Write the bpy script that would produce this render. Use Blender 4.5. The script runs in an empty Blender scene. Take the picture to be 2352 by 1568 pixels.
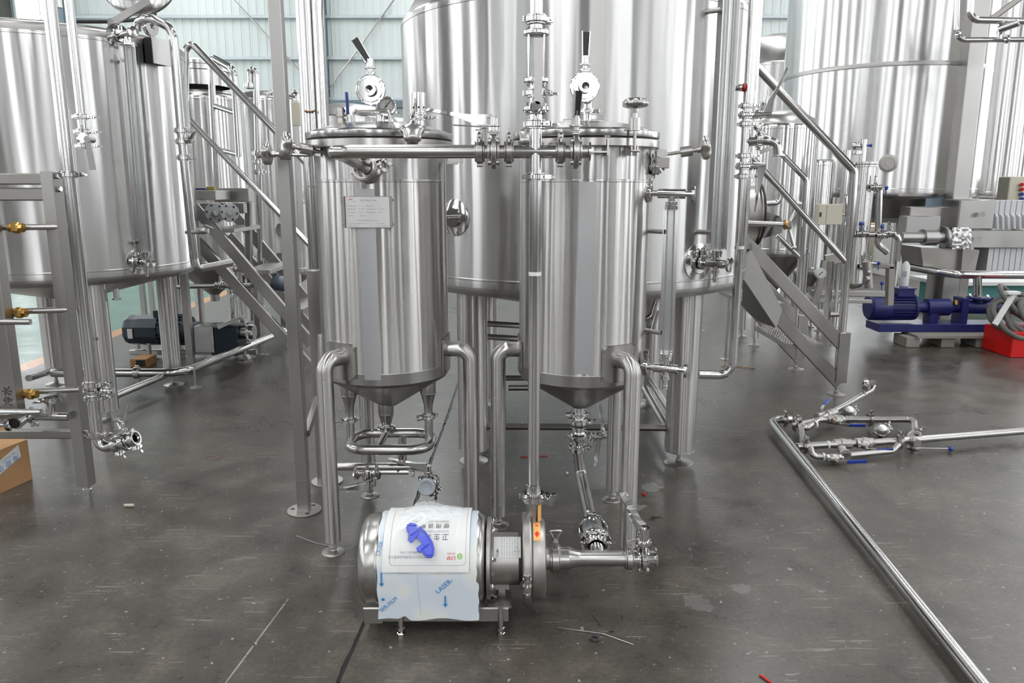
import bpy, math, random
from mathutils import Vector, Matrix, noise
random.seed(7)
V = Vector
sc = bpy.context.scene
C = sc.collection
# ---------------------------------------------------------------- camera, world, light, exposure
F = 1760.0; TH = math.radians(11.37); HC = 1.4
ST, CT = math.sin(TH), math.cos(TH)
cam_d = bpy.data.cameras.new('camera'); cam = bpy.data.objects.new('camera', cam_d); C.objects.link(cam)
cam_d.sensor_width = 36.0; cam_d.lens = F / 2352 * 36; cam_d.clip_end = 200
cam.location = (0, 0, HC); cam.rotation_euler = (math.pi / 2 - TH, 0, 0)
sc.camera = cam
wd = bpy.data.worlds.new('world'); sc.world = wd; wd.use_nodes = True
wd.node_tree.nodes['Background'].inputs[0].default_value = (1.0, .98, .95, 1)
wd.node_tree.nodes['Background'].inputs[1].default_value = 1.0
sc.view_settings.view_transform = 'Standard'; sc.view_settings.look = 'None'
sc.view_settings.exposure = 0.0; sc.view_settings.gamma = 1.0
sc.view_settings.use_curve_mapping = False
cy = sc.cycles
cy.use_denoising = True; cy.max_bounces = 7; cy.glossy_bounces = 5; cy.diffuse_bounces = 3
cy.transmission_bounces = 6; cy.transparent_max_bounces = 8
cy.caustics_reflective = False; cy.caustics_refractive = False; cy.sample_clamp_indirect = 6
SKYLIGHT = 14.0; WINDOW = 5.8       # radiance of the roof lights and of the daylit windows

# ---------------------------------------------------------------- geometry helpers
def at(px, py, Y):
    a = (px - 1176) / F; b = -(py - 784) / F
    d = V((a, CT + b * ST, -ST + b * CT)); d *= Y / d.y
    return V((d.x, d.y, HC + d.z))
def flr(px, py, z=0.0):
    a = (px - 1176) / F; b = -(py - 784) / F
    d = V((a, CT + b * ST, -ST + b * CT)); d *= (z - HC) / d.z
    return V((d.x, d.y, z))
def onplane(px, py, p0, n):
    a = (px - 1176) / F; b = -(py - 784) / F
    d = V((a, CT + b * ST, -ST + b * CT)); o = V((0, 0, HC))
    return o + d * ((V(p0) - o).dot(n) / d.dot(n))
X, Y, Z = V((1, 0, 0)), V((0, 1, 0)), V((0, 0, 1))
def frame(ax, hint=None):
    ax = V(ax).normalized()
    h = V(hint) if hint is not None else (Z if abs(ax.z) < .9 else X)
    u = h - ax * h.dot(ax)
    if u.length < 1e-6:
        h = X if abs(ax.x) < .9 else Y
        u = h - ax * h.dot(ax)
    u.normalize()
    return u, ax.cross(u), ax
class MB:
    def __init__(s): s.v = []; s.f = []
    def add(s, vs, fs):
        o = len(s.v); s.v += [V(p) for p in vs]; s.f += [tuple(i + o for i in f) for f in fs]; return s
    def rings(s, rs, closed=False, cap=True):
        n = len(rs[0]); vs = [p for r in rs for p in r]; fs = []
        m = len(rs)
        for k in range(m if closed else m - 1):
            a = k * n; b = ((k + 1) % m) * n
            for i in range(n):
                j = (i + 1) % n; fs.append((a + i, a + j, b + j, b + i))
        if cap and not closed:
            fs.append(tuple(reversed(range(n)))); fs.append(tuple(range((m - 1) * n, m * n)))
        return s.add(vs, fs)
    def cyl(s, p0, p1, r0, r1=None, n=24, cap=True):
        p0, p1 = V(p0), V(p1); r1 = r0 if r1 is None else r1
        u, w, a = frame(p1 - p0)
        cs = [(math.cos(2 * math.pi * i / n), math.sin(2 * math.pi * i / n)) for i in range(n)]
        return s.rings([[p + (u * c + w * t) * r for c, t in cs] for p, r in ((p0, r0), (p1, r1))], cap=cap)
    def lathe(s, o, ax, prof, n=32, cap=False, hint=None):
        # prof: (radius, height along axis)
        o = V(o); u, w, a = frame(ax, hint)
        cs = [(math.cos(2 * math.pi * i / n), math.sin(2 * math.pi * i / n)) for i in range(n)]
        return s.rings([[o + a * h + (u * c + w * t) * max(r, 1e-5) for c, t in cs] for r, h in prof], cap=cap)
    def ring(s, o, ax, ri, ro, h, n=32, hint=None):
        # solid annulus, h thick, centred on o
        c = min(h, ro - ri) * .18
        return s.rings_closed(o, ax, [(ri, -h/2), (ro - c, -h/2), (ro, -h/2 + c), (ro, h/2 - c), (ro - c, h/2), (ri, h/2)], n, hint)
    def rings_closed(s, o, ax, prof, n=32, hint=None):
        o = V(o); u, w, a = frame(ax, hint)
        cs = [(math.cos(2 * math.pi * i / n), math.sin(2 * math.pi * i / n)) for i in range(n)]
        return s.rings([[o + a * h + (u * c + w * t) * r for c, t in cs] for r, h in prof], closed=True)
    def tube(s, pts, r, bend=None, n=16, cap=True, closed=False, seg=7):
        pts = [V(p) for p in pts]; bend = r * 2.2 if bend is None else bend
        path = [] if closed else [pts[0]]
        N = len(pts)
        for i in (range(N) if closed else range(1, N - 1)):
            a, b, c = pts[(i - 1) % N], pts[i], pts[(i + 1) % N]
            d1 = (a - b); d2 = (c - b); l1, l2 = d1.length, d2.length; d1.normalize(); d2.normalize()
            ang = d1.angle(d2)
            if ang > 3.12: path.append(b); continue
            t = min(bend / math.tan(ang / 2), l1 * .49, l2 * .49); R = t * math.tan(ang / 2)
            p0 = b + d1 * t; bis = (d1 + d2).normalized(); cen = b + bis * (R / math.sin(ang / 2))
            v0 = p0 - cen; axr = v0.cross(b + d2 * t - cen)
            tot = math.pi - ang; k = max(2, int(seg * tot / 1.57 + 1))
            for q in range(k + 1): path.append(cen + Matrix.Rotation(tot * q / k, 3, axr) @ v0)
        if not closed: path.append(pts[-1])
        M = len(path); rs = []
        u = None
        for i, p in enumerate(path):
            if closed: t = (path[(i + 1) % M] - path[i - 1])
            else: t = path[min(i + 1, M - 1)] - path[max(i - 1, 0)]
            t.normalize()
            if u is None: u = frame(t)[0]
            u = (u - t * u.dot(t)).normalized(); w = t.cross(u)
            rs.append([p + (u * math.cos(2 * math.pi * j / n) + w * math.sin(2 * math.pi * j / n)) * r for j in range(n)])
        return s.rings(rs, closed=closed, cap=cap)
    def beam(s, p0, p1, w, h, up=None, c=.12):
        # chamfered bar, w across, h along `up`
        p0, p1 = V(p0), V(p1); u, q, a = frame(p1 - p0, up)
        k = min(w, h) * c; H, W = h / 2, w / 2
        pr = [(H, W - k), (H - k, W), (-H + k, W), (-H, W - k), (-H, -W + k), (-H + k, -W), (H - k, -W), (H, -W + k)]
        return s.rings([[p + u * i + q * j for i, j in pr] for p in (p0, p1)])
    def box(s, c, dx, dy, dz, rz=0, k=.04):
        c = V(c); ux = V((math.cos(rz), math.sin(rz), 0)); uy = V((-math.sin(rz), math.cos(rz), 0))
        return s.obox(c, ux * dx / 2, uy * dy / 2, Z * dz / 2, k)
    def obox(s, c, a, b, d, k=.04):
        c = V(c); m = min(a.length, b.length, d.length) * 2 * k
        ka, kb, kd = m / a.length, m / b.length, m / d.length
        vs = []
        P = [(1, 1 - kb), (1 - ka, 1), (-1 + ka, 1), (-1, 1 - kb), (-1, -1 + kb), (-1 + ka, -1), (1 - ka, -1), (1, -1 + kb)]
        Q = [(x * (1 - ka), y * (1 - kb)) for x, y in P]
        rs = []
        for lst, z in ((Q, -1), (P, -1 + kd), (P, 1 - kd), (Q, 1)):
            rs.append([c + a * x + b * y + d * z for x, y in lst])
        return s.rings(rs)
    def prism(s, poly, th):
        # poly: world points in one plane, extruded by vector th
        n = len(poly); vs = [V(p) for p in poly] + [V(p) + th for p in poly]
        fs = [tuple(reversed(range(n))), tuple(range(n, 2 * n))]
        fs += [(i, (i + 1) % n, n + (i + 1) % n, n + i) for i in range(n)]
        return s.add(vs, fs)
    def ball(s, c, r, n=16, sq=(1, 1, 1)):
        rs = []
        for k in range(1, n // 2):
            p = math.pi * k / (n // 2)
            rs.append([V(c) + V((r * sq[0] * math.sin(p) * math.cos(2 * math.pi * i / n), r * sq[1] * math.sin(p) * math.sin(2 * math.pi * i / n), -r * sq[2] * math.cos(p))) for i in range(n)])
        return s.rings(rs)
    def bolt(s, o, ax, r, h):
        o = V(o); u, w, a = frame(ax)
        return s.lathe(o, ax, [(r, 0), (r, h * .8), (r * .85, h)], n=6, cap=True)
    def sheet(s, fn, nu, nv, th):
        # fn(u,v)->point ; th: thickness along normal fn offset via third argument
        top = [fn(i / nu, j / nv, th) for j in range(nv + 1) for i in range(nu + 1)]
        bot = [fn(i / nu, j / nv, 0) for j in range(nv + 1) for i in range(nu + 1)]
        N = len(top); W = nu + 1; fs = []
        for j in range(nv):
            for i in range(nu):
                a = j * W + i; fs.append((a, a + 1, a + W + 1, a + W)); fs.append((N + a, N + a + W, N + a + W + 1, N + a + 1))
        edge = [i for i in range(W)] + [j * W + nu for j in range(1, nv + 1)] + [nv * W + i for i in range(nu - 1, -1, -1)] + [j * W for j in range(nv - 1, 0, -1)]
        for k in range(len(edge)):
            a, b = edge[k], edge[(k + 1) % len(edge)]; fs.append((b, a, N + a, N + b))
        return s.add(top + bot, fs)
    def surf(s, fn, nu, nv):
        W = nu + 1
        return s.add([fn(i / nu, j / nv, 0) for j in range(nv + 1) for i in range(nu + 1)], [(j * W + i, j * W + i + 1, (j + 1) * W + i + 1, (j + 1) * W + i) for j in range(nv) for i in range(nu)])
    def build(s, name, m, parent=None, ang=35, loc=None):
        me = bpy.data.meshes.new(name)
        off = V((0, 0, 0))
        q = parent
        while q is not None: off += q.location; q = q.parent
        if loc is not None: off += V(loc)
        me.from_pydata([tuple(p - off) for p in s.v], [], s.f)
        me.materials.append(m); me.shade_smooth(); me.set_sharp_from_angle(angle=math.radians(ang))
        me.update()
        o = bpy.data.objects.new(name, me); C.objects.link(o)
        if loc is not None: o.location = loc
        if parent is not None: o.parent = parent
        return o
def tag(o, label, cat, group=None):
    o['label'] = label; o['category'] = cat
    if group: o['group'] = group
    return o
def thing(name, loc, label, cat, group=None):
    o = bpy.data.objects.new(name, None); C.objects.link(o); o.location = loc; o.empty_display_size = .1
    return tag(o, label, cat, group)
def struct(mb, name, m, parent=None):
    o = mb.build(name, m, parent)
    if parent is None: o['kind'] = 'structure'
    return o
def copy_tree(o, loc=None, parent=None):
    c = o.copy(); C.objects.link(c)
    if parent is not None: c.parent = parent
    if loc is not None: c.location = loc
    for ch in list(o.children): copy_tree(ch, None, c)
    return c
def text_geo(s, size, align='CENTER', extrude=0.0, bold=0.0):
    cu = bpy.data.curves.new('lettering', 'FONT'); cu.body = s; cu.size = size; cu.align_x = align; cu.align_y = 'CENTER'
    cu.resolution_u = 2; cu.offset = bold; cu.extrude = extrude
    o = bpy.data.objects.new('lettering', cu); C.objects.link(o)
    dg = bpy.context.evaluated_depsgraph_get()
    me = bpy.data.meshes.new_from_object(o.evaluated_get(dg))
    vs = [v.co.copy() for v in me.vertices]; fs = [tuple(p.vertices) for p in me.polygons]
    bpy.data.objects.remove(o); bpy.data.curves.remove(cu); bpy.data.meshes.remove(me)
    return vs, fs
def lettering(lines, fn, name, m, parent):
    # lines: (string, size, u, v, rot, align) ; fn maps (u, v) to a world point just proud of the surface
    mb = MB()
    for t in lines:
        s, size, u, v = t[:4]; rot = t[4] if len(t) > 4 else 0; al = t[5] if len(t) > 5 else 'CENTER'
        vs, fs = text_geo(s, size, al, bold=t[6] if len(t) > 6 else 0)
        c, q = math.cos(rot), math.sin(rot)
        mb.add([fn(u + p.x * c - p.y * q, v + p.x * q + p.y * c) for p in vs], fs)
    return mb.build(name, m, parent)
def planefn(o, ux, uy):
    o, ux, uy = V(o), V(ux), V(uy)
    return lambda u, v: o + ux * u + uy * v
# ---------------------------------------------------------------- materials
def mat(name, col=(.5, .5, .5), rough=.5, metal=0.0, **k):
    m = bpy.data.materials.new(name); m.use_nodes = True
    b = m.node_tree.nodes['Principled BSDF']
    b.inputs['Base Color'].default_value = (*col, 1); b.inputs['Roughness'].default_value = rough; b.inputs['Metallic'].default_value = metal
    for kk, vv in k.items(): b.inputs[kk.replace('_', ' ')].default_value = vv
    return m
def N(m, t, **kw):
    n = m.node_tree.nodes.new(t)
    for k, v in kw.items():
        if k[0] == 'i' and k[1:].isdigit(): n.inputs[int(k[1:])].default_value = v
        else: setattr(n, k, v)
    return n
def L(m, a, b): m.node_tree.links.new(a, b)
def ramp(m, src, stops):
    r = N(m, 'ShaderNodeValToRGB'); e = r.color_ramp.elements
    while len(e) < len(stops): e.new(.5)
    for q, (p, c) in zip(e, stops): q.position = p; q.color = c if len(c) == 4 else (*c, 1)
    L(m, src, r.inputs[0]); return r.outputs[0]
def steel(name, col=.6, rough=.22, aniso=0.0, stretch=(1, 1, 1), bump=.0, wav=0.0, wavscale=(3, 3, .25), var=.04, grain=60, warm=.0):
    m = mat(name, (col + warm, col, col - warm), rough, 1.0); warm += .008; b = m.node_tree.nodes['Principled BSDF']
    tc = N(m, 'ShaderNodeTexCoord')
    mp = N(m, 'ShaderNodeMapping'); mp.inputs['Scale'].default_value = stretch; L(m, tc.outputs['Object'], mp.inputs[0])
    ns = N(m, 'ShaderNodeTexNoise'); ns.inputs['Scale'].default_value = 1.7; ns.inputs['Detail'].default_value = 1.5; L(m, mp.outputs[0], ns.inputs[0])
    mr = N(m, 'ShaderNodeMapRange', i1=.3, i2=.7, i3=rough * .85, i4=rough * 1.2); L(m, ns.outputs[0], mr.inputs[0]); L(m, mr.outputs[0], b.inputs['Roughness'])
    cr = ramp(m, ns.outputs[0], [(.3, (col - var * .6 + warm, col - var * .6, col - var * .6 - warm)), (.7, (col + var * .4 + warm, col + var * .4, col + var * .4 - warm))])
    L(m, cr, b.inputs['Base Color'])
    if aniso:
        tn = N(m, 'ShaderNodeTangent', direction_type='RADIAL', axis='Z'); L(m, tn.outputs[0], b.inputs['Tangent']); b.inputs['Anisotropic'].default_value = aniso; b.inputs['Anisotropic Rotation'].default_value = .25
    last = None
    if wav:
        m2 = N(m, 'ShaderNodeMapping'); m2.inputs['Scale'].default_value = wavscale; L(m, tc.outputs['Object'], m2.inputs[0])
        n2 = N(m, 'ShaderNodeTexNoise'); n2.inputs['Scale'].default_value = 2.2; n2.inputs['Detail'].default_value = 2; n2.inputs['Roughness'].default_value = .45; L(m, m2.outputs[0], n2.inputs[0])
        bp = N(m, 'ShaderNodeBump'); bp.inputs['Strength'].default_value = 1; bp.inputs['Distance'].default_value = wav; L(m, n2.outputs[0], bp.inputs['Height'])
        L(m, bp.outputs[0], b.inputs['Normal']); last = bp
    return m
M_TANK = steel('brushed_tank_steel', .60, .27, aniso=.97, stretch=(1, 1, .4), wav=.006, wavscale=(3.2, 3.2, .22), grain=70)
M_TANKS = steel('satin_filter_tank_steel', .56, .28, aniso=.97, stretch=(1, 1, .4), wav=.0035, wavscale=(6, 6, .3), grain=120, warm=.008)
M_FAR = steel('far_tank_steel', .66, .24, aniso=.95, stretch=(1, 1, .4), wav=.005, wavscale=(1.6, 1.6, .14), grain=50)
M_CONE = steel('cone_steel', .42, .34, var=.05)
M_PIPE = steel('pipe_steel', .56, .16, var=.03, grain=30)
M_SATIN = steel('satin_pipe_steel', .46, .27, var=.05, grain=40, warm=.008)
M_POL = steel('polished_fitting_steel', .62, .1, var=.02)
M_LEG = steel('turned_leg_steel', .50, .28, aniso=.95, stretch=(1, 1, .4), grain=60, warm=.008)
M_CAST = steel('cast_steel', .42, .38, var=.05, grain=120, bump=.0004, warm=.012)
M_FLAT = steel('flat_bar_steel', .34, .36, var=.06, stretch=(3, 3, 1), grain=40, warm=.012)
M_FLATL = steel('light_flat_bar_steel', .40, .34, var=.05, stretch=(3, 3, 1), grain=40, warm=.006)
M_DULL = steel('dull_sheet_steel', .22, .5, var=.04)
M_BAND = steel('hand_polished_steel', .56, .32, aniso=.95, stretch=(1, 1, .5), wav=.0035, wavscale=(6, 6, .8), var=.05)
M_GUARD = steel('bright_guard_steel', .62, .22, var=.03)
M_MIRR = steel('mirror_dished_steel', .5, .2, var=.04)
M_STRIP = mat('protective_strip', (.50, .50, .51), .42, .75)
M_PLATE = steel('etched_nameplate_steel', .7, .45, var=.02)
M_BLACK = mat('black_rubber', (.012, .012, .013), .5)
M_SHADE_WRAP = mat('black_shade_and_wrap', (.018, .017, .016), .35)  # dark inside of the levers put into the colour; also the plastic wrapping
M_BLUE = mat('blue_vinyl_grip', (.012, .05, .33), .35)
M_BLUEP = mat('navy_enamel', (.011, .014, .12), .4)
M_SLATE = mat('slate_blue_enamel', (.02, .035, .05), .38)
M_BRASS = mat('brass', (.55, .33, .1), .3, 1)
M_CARD = mat('cardboard', (.50, .28, .13), .8)
M_WHITE = mat('white_paper', (.82, .82, .8), .6)
M_CREAM = mat('cream_enamel', (.60, .57, .46), .45)
M_LGREY = mat('light_grey_enamel', (.62, .63, .64), .4)
M_INK = mat('dark_ink', (.04, .04, .045), .6)
M_GREYINK = mat('grey_ink', (.32, .32, .33), .6)
M_BLUEINK = mat('blue_ink', (.03, .25, .62), .5)
M_REDINK = mat('red_ink', (.75, .03, .02), .5)
M_GREENINK = mat('green_ink', (.25, .55, .08), .5)
M_RED = mat('red_enamel', (.62, .008, .006), .35)
M_ORANGE = mat('orange_label', (.95, .50, .16), .5)
M_WRENCH = mat('blue_plastic', (.09, .12, .66), .42)
M_TAPE = mat('white_thread_tape', (.85, .85, .83), .6)
M_RUST = mat('rust_stain', (.28, .13, .05), .8)
M_GREENP = mat('teal_enamel', (.08, .28, .26), .5)
M_WOOD = mat('grey_pallet_wood', (.30, .28, .25), .85)
M_HOSE = mat('grey_dirty_hose', (.12, .115, .105), .6)
M_CAPW = mat('white_plastic_cap', (.72, .78, .84), .25, 0, Transmission_Weight=.3)
M_DIAL = mat('gauge_dial', (.8, .8, .78), .3)
M_DARKBLUE = mat('blue_grey_column_paint', (.13, .18, .21), .5)
M_GIRT = mat('galvanised_girt', (.50, .55, .57), .5, .3)
def glassy(name, col, alpha, rough=.05):
    m = bpy.data.materials.new(name); m.use_nodes = True; nt = m.node_tree; nt.nodes.clear()
    o = N(m, 'ShaderNodeOutputMaterial'); mx = N(m, 'ShaderNodeMixShader'); t = N(m, 'ShaderNodeBsdfTransparent'); p = N(m, 'ShaderNodeBsdfPrincipled')
    p.inputs['Base Color'].default_value = (*col, 1); p.inputs['Roughness'].default_value = rough
    fr = N(m, 'ShaderNodeFresnel'); fr.inputs[0].default_value = 1.45
    fk = N(m, 'ShaderNodeMath', operation='MULTIPLY', i1=.8); L(m, fr.outputs[0], fk.inputs[0])
    a = N(m, 'ShaderNodeMath', operation='MAXIMUM', i1=alpha); L(m, fk.outputs[0], a.inputs[0])
    L(m, a.outputs[0], mx.inputs[0]); L(m, t.outputs[0], mx.inputs[1]); L(m, p.outputs[0], mx.inputs[2]); L(m, mx.outputs[0], o.inputs[0])
    return m
M_GLASS = glassy('clear_glass', (.85, .9, .9), .12, .03)
M_BAG = glassy('clear_polybag', (.9, .93, .95), .07, .08)
def filmmat():
    m = mat('protective_film', (.8, .84, .86), .3); b = m.node_tree.nodes['Principled BSDF']
    tc = N(m, 'ShaderNodeTexCoord'); ns = N(m, 'ShaderNodeTexNoise'); ns.inputs['Scale'].default_value = 9; ns.inputs['Detail'].default_value = 1
    L(m, tc.outputs['Object'], ns.inputs[0])
    L(m, ramp(m, ns.outputs[0], [(.42, (.70, .76, .83)), (.52, (.76, .80, .84)), (.6, (.80, .82, .76))]), b.inputs['Base Color'])
    bp = N(m, 'ShaderNodeBump'); bp.inputs['Distance'].default_value = .002; L(m, ns.outputs[0], bp.inputs['Height']); L(m, bp.outputs[0], b.inputs['Normal'])
    return m
M_FILM = filmmat()
def bagmat():
    m = M_BAG; nt = m.node_tree
    p = [n for n in nt.nodes if n.type == 'BSDF_PRINCIPLED'][0]; 
    tc = N(m, 'ShaderNodeTexCoord'); w = N(m, 'ShaderNodeTexNoise'); w.inputs['Scale'].default_value = 14; w.inputs['Detail'].default_value = 4; w.inputs['Distortion'].default_value = 1.4
    L(m, tc.outputs['Object'], w.inputs[0]); bp = N(m, 'ShaderNodeBump'); bp.inputs['Distance'].default_value = .012; L(m, w.outputs[0], bp.inputs['Height']); L(m, bp.outputs[0], p.inputs['Normal'])
bagmat()
def emis(name, col, s):
    m = bpy.data.materials.new(name); m.use_nodes = True; nt = m.node_tree; nt.nodes.clear()
    o = N(m, 'ShaderNodeOutputMaterial'); e = N(m, 'ShaderNodeEmission'); e.inputs[0].default_value = (*col, 1); e.inputs[1].default_value = s
    L(m, e.outputs[0], o.inputs[0]); return m
M_SKYL = emis('roof_light_daylight', (.97, .99, 1.0), SKYLIGHT)
M_WIN = emis('window_daylight', (.95, .98, 1.0), WINDOW)
def wallmat(name, c0, c1, rough=.5):
    m = mat(name, c0, rough); b = m.node_tree.nodes['Principled BSDF']
    tc = N(m, 'ShaderNodeTexCoord'); ns = N(m, 'ShaderNodeTexNoise'); ns.inputs['Scale'].default_value = .5; ns.inputs['Detail'].default_value = 5; L(m, tc.outputs['Object'], ns.inputs[0])
    L(m, ramp(m, ns.outputs[0], [(.3, c0), (.7, c1)]), b.inputs['Base Color']); return m
M_WALL = wallmat('pale_sheet_metal', (.56, .61, .60), (.62, .67, .66))
M_CEIL = wallmat('ceiling_sheet', (.20, .20, .195), (.26, .26, .25))
M_FWALL = wallmat('plaster_wall', (.07, .066, .06), (.12, .112, .10))
def floormat():
    m = mat('dark_concrete', (.1, .1, .1), .35); b = m.node_tree.nodes['Principled BSDF']; nt = m.node_tree
    geo = N(m, 'ShaderNodeNewGeometry'); P = geo.outputs['Position']
    def noi(scale, det=5, ro=.6, dist=0, src=None):
        n = N(m, 'ShaderNodeTexNoise'); n.inputs['Scale'].default_value = scale; n.inputs['Detail'].default_value = det; n.inputs['Roughness'].default_value = ro; n.inputs['Distortion'].default_value = dist
        L(m, src or P, n.inputs[0]); return n.outputs[0]
    def mth(op, a, b_=None, cl=False):
        n = N(m, 'ShaderNodeMath', operation=op); n.use_clamp = cl
        for i, q in enumerate((a, b_)):
            if q is None: continue
            if isinstance(q, (int, float)): n.inputs[i].default_value = q
            else: L(m, q, n.inputs[i])
        return n.outputs[0]
    def mix(f, a, c):
        n = N(m, 'ShaderNodeMix', data_type='RGBA'); L(m, f, n.inputs[0])
        for i, q in ((6, a), (7, c)):
            if isinstance(q, tuple): n.inputs[i].default_value = (*q, 1)
            else: L(m, q, n.inputs[i])
        return n.outputs[2]
    big = noi(.9, 6, .62, .4); med = noi(5, 6, .65, .3); fine = noi(60, 4, .7); spk = noi(38, 2, .5)
    base = ramp(m, big, [(.3, (.053, .046, .038)), (.5, (.082, .072, .060)), (.7, (.120, .107, .090))])
    m1 = ramp(m, med, [(.33, (.66, .66, .66)), (.52, (1.0, .99, .98)), (.7, (1.45, 1.42, 1.38))])
    mm = N(m, 'ShaderNodeMix', data_type='RGBA', blend_type='MULTIPLY'); mm.inputs[0].default_value = 1; L(m, base, mm.inputs[6]); L(m, m1, mm.inputs[7])
    m2 = ramp(m, fine, [(.3, (.66, .66, .66)), (.7, (1.34, 1.34, 1.34))])
    mn = N(m, 'ShaderNodeMix', data_type='RGBA', blend_type='MULTIPLY'); mn.inputs[0].default_value = .8; L(m, mm.outputs[2], mn.inputs[6]); L(m, m2, mn.inputs[7])
    col = mn.outputs[2]
    # pale flecks and drips
    fl = mth('GREATER_THAN', spk, .712); col = mix(mth('MULTIPLY', fl, .75), col, (.38, .37, .35))
    dk = mth('LESS_THAN', noi(17, 3, .55, 1.0), .285); col = mix(mth('MULTIPLY', dk, .6), col, (.04, .04, .038))
    for (ang, sc_, th_, fa) in ((.5, 7, .68, .6), (-.7, 9, .69, .55), (1.6, 8, .70, .45), (2.3, 14, .70, .5)):
        mp = N(m, 'ShaderNodeMapping'); mp.inputs['Rotation'].default_value = (0, 0, ang); mp.inputs['Scale'].default_value = (sc_ * .5, sc_ * 9, 1); L(m, P, mp.inputs[0])
        k = mth('GREATER_THAN', noi(1.0, 2, .5, .2, mp.outputs[0]), th_); col = mix(mth('MULTIPLY', mth('MULTIPLY', k, fa), mth('GREATER_THAN', med, .5)), col, (.26, .25, .235))
    sep = N(m, 'ShaderNodeSeparateXYZ'); L(m, P, sep.inputs[0]); px, py = sep.outputs[0], sep.outputs[1]
    wob = mth('MULTIPLY', mth('SUBTRACT', noi(14, 4, .7), .5), .12)
    for (cx, cyy, r, f) in ((*flr(1495, 1118)[:2], .05, .55), (*flr(1462, 1165)[:2], .04, .5), (*flr(1600, 1385)[:2], .05, .25), (*flr(1257, 1152)[:2], .035, .35), (*flr(1700, 1350)[:2], .03, .3)):
        dx = mth('SUBTRACT', px, cx); dy = mth('SUBTRACT', py, cyy)
        d = mth('SQRT', mth('ADD', mth('MULTIPLY', dx, dx), mth('MULTIPLY', dy, dy)))
        k = mth('LESS_THAN', mth('ADD', d, wob), r); col = mix(mth('MULTIPLY', k, f), col, (.30, .30, .29))
    def line(p, q, w, f, c):
        nonlocal col
        d = (q - p); l = d.length; d.normalize()
        ax = mth('SUBTRACT', px, p.x); ay = mth('SUBTRACT', py, p.y)
        t = mth('ADD', mth('MULTIPLY', ax, d.x), mth('MULTIPLY', ay, d.y)); s = mth('ABSOLUTE', mth('SUBTRACT', mth('MULTIPLY', ax, d.y), mth('MULTIPLY', ay, d.x)))
        k = mth('MULTIPLY', mth('LESS_THAN', mth('ADD', s, mth('MULTIPLY', wob, .04)), w), mth('MULTIPLY', mth('GREATER_THAN', t, 0.0), mth('LESS_THAN', t, l)))
        col = mix(mth('MULTIPLY', k, mth('MULTIPLY', mth('GREATER_THAN', med, .44), f)), col, c)
    line(flr(662, 1375), flr(518, 1568), .0025, .8, (.36, .35, .33))
    line(flr(1030, 1375), flr(1050, 1362), .002, .8, (.36, .35, .33))
    line(flr(1290, 1330), flr(1880, 1205), .002, .25, (.3, .3, .28))
    # green painted walkway past the orange line
    g = mth('LESS_THAN', px, -3.95); gy = mth('MULTIPLY', g, mth('GREATER_THAN', py, 5.0))
    col = mix(mth('MULTIPLY', gy, .9), col, (.085, .19, .145))
    og = mth('MULTIPLY', mth('LESS_THAN', mth('ABSOLUTE', mth('ADD', px, 3.88)), .08), mth('GREATER_THAN', py, 4.6))
    col = mix(mth('MULTIPLY', og, .85), col, (.62, .26, .09))
    L(m, col, b.inputs['Base Color'])
    rr = N(m, 'ShaderNodeMapRange', i1=.3, i2=.7, i3=.22, i4=.40); L(m, mth('ADD', mth('MULTIPLY', big, .5), mth('MULTIPLY', med, .5)), rr.inputs[0]); L(m, rr.outputs[0], b.inputs['Roughness'])
    bp = N(m, 'ShaderNodeBump'); bp.inputs['Distance'].default_value = .0035; bp.inputs['Strength'].default_value = .35
    L(m, mth('ADD', mth('MULTIPLY', med, .22), mth('MULTIPLY', fine, .2)), bp.inputs['Height']); L(m, bp.outputs[0], b.inputs['Normal'])
    return m
M_FLOOR = floormat()
# ---------------------------------------------------------------- the hall
XL, XR, YF, YB, ZT = -14.0, 15.5, -9.0, 24.0, 9.0
def joint_x(y):
    ks = [flr(775, 1568), flr(850, 1400), flr(950, 1165), flr(1030, 950)]
    ks = [(k.y, k.x) for k in ks]
    if y <= ks[0][0]: return ks[0][1]
    for (a, xa), (b, xb) in zip(ks, ks[1:]):
        if y <= b: return xa + (xb - xa) * (y - a) / (b - a)
    return ks[-1][1] + (y - ks[-1][0]) * .01
mb = MB(); rows = []
ys = [YF] + [i * .5 for i in range(-16, 2)] + [1 + i * .035 for i in range(170)] + [7 + i for i in range(18)]
for y in ys:
    j = joint_x(y); w1 = .006 + abs(noise.noise(V((y * 9, 0, 0)))) * .009; w2 = .006 + abs(noise.noise(V((y * 11, 5, 0)))) * .010
    rows.append([V((XL, y, 0)), V((j - w1, y, 0)), V((j - w1 * .5, y, -.010)), V((j + w2 * .5, y, -.010)), V((j + w2, y, 0)), V((XR, y, 0))])
vs = [p for r in rows for p in r]; fs = []
for k in range(len(rows) - 1):
    for i in range(5): a = k * 6 + i; fs.append((a, a + 1, a + 7, a + 6))
mb.add(vs, fs); floor_o = struct(mb, 'floor', M_FLOOR)
mb = MB()
for k in range(len(ys) - 1):
    if 1 <= ys[k] <= 7:
        j = joint_x(ys[k]); j2 = joint_x(ys[k + 1]); a = .0075
        if noise.noise(V((ys[k] * 6, 9, 0))) > -.35:
            mb.add([(j - a, ys[k], -.0099), (j + a, ys[k], -.0099), (j2 + a, ys[k + 1], -.0099), (j2 - a, ys[k + 1], -.0099), (j - a * .7, ys[k], -.003), (j + a * .7, ys[k], -.0035), (j2 + a * .7, ys[k + 1], -.0035), (j2 - a * .7, ys[k + 1], -.003)],
                   [(4, 5, 6, 7), (0, 1, 5, 4), (1, 2, 6, 5), (2, 3, 7, 6), (3, 0, 4, 7)])
jf = struct(mb, 'joint_filler', M_BLACK, floor_o); jf['label'] = 'black sealant in the expansion joint'
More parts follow.
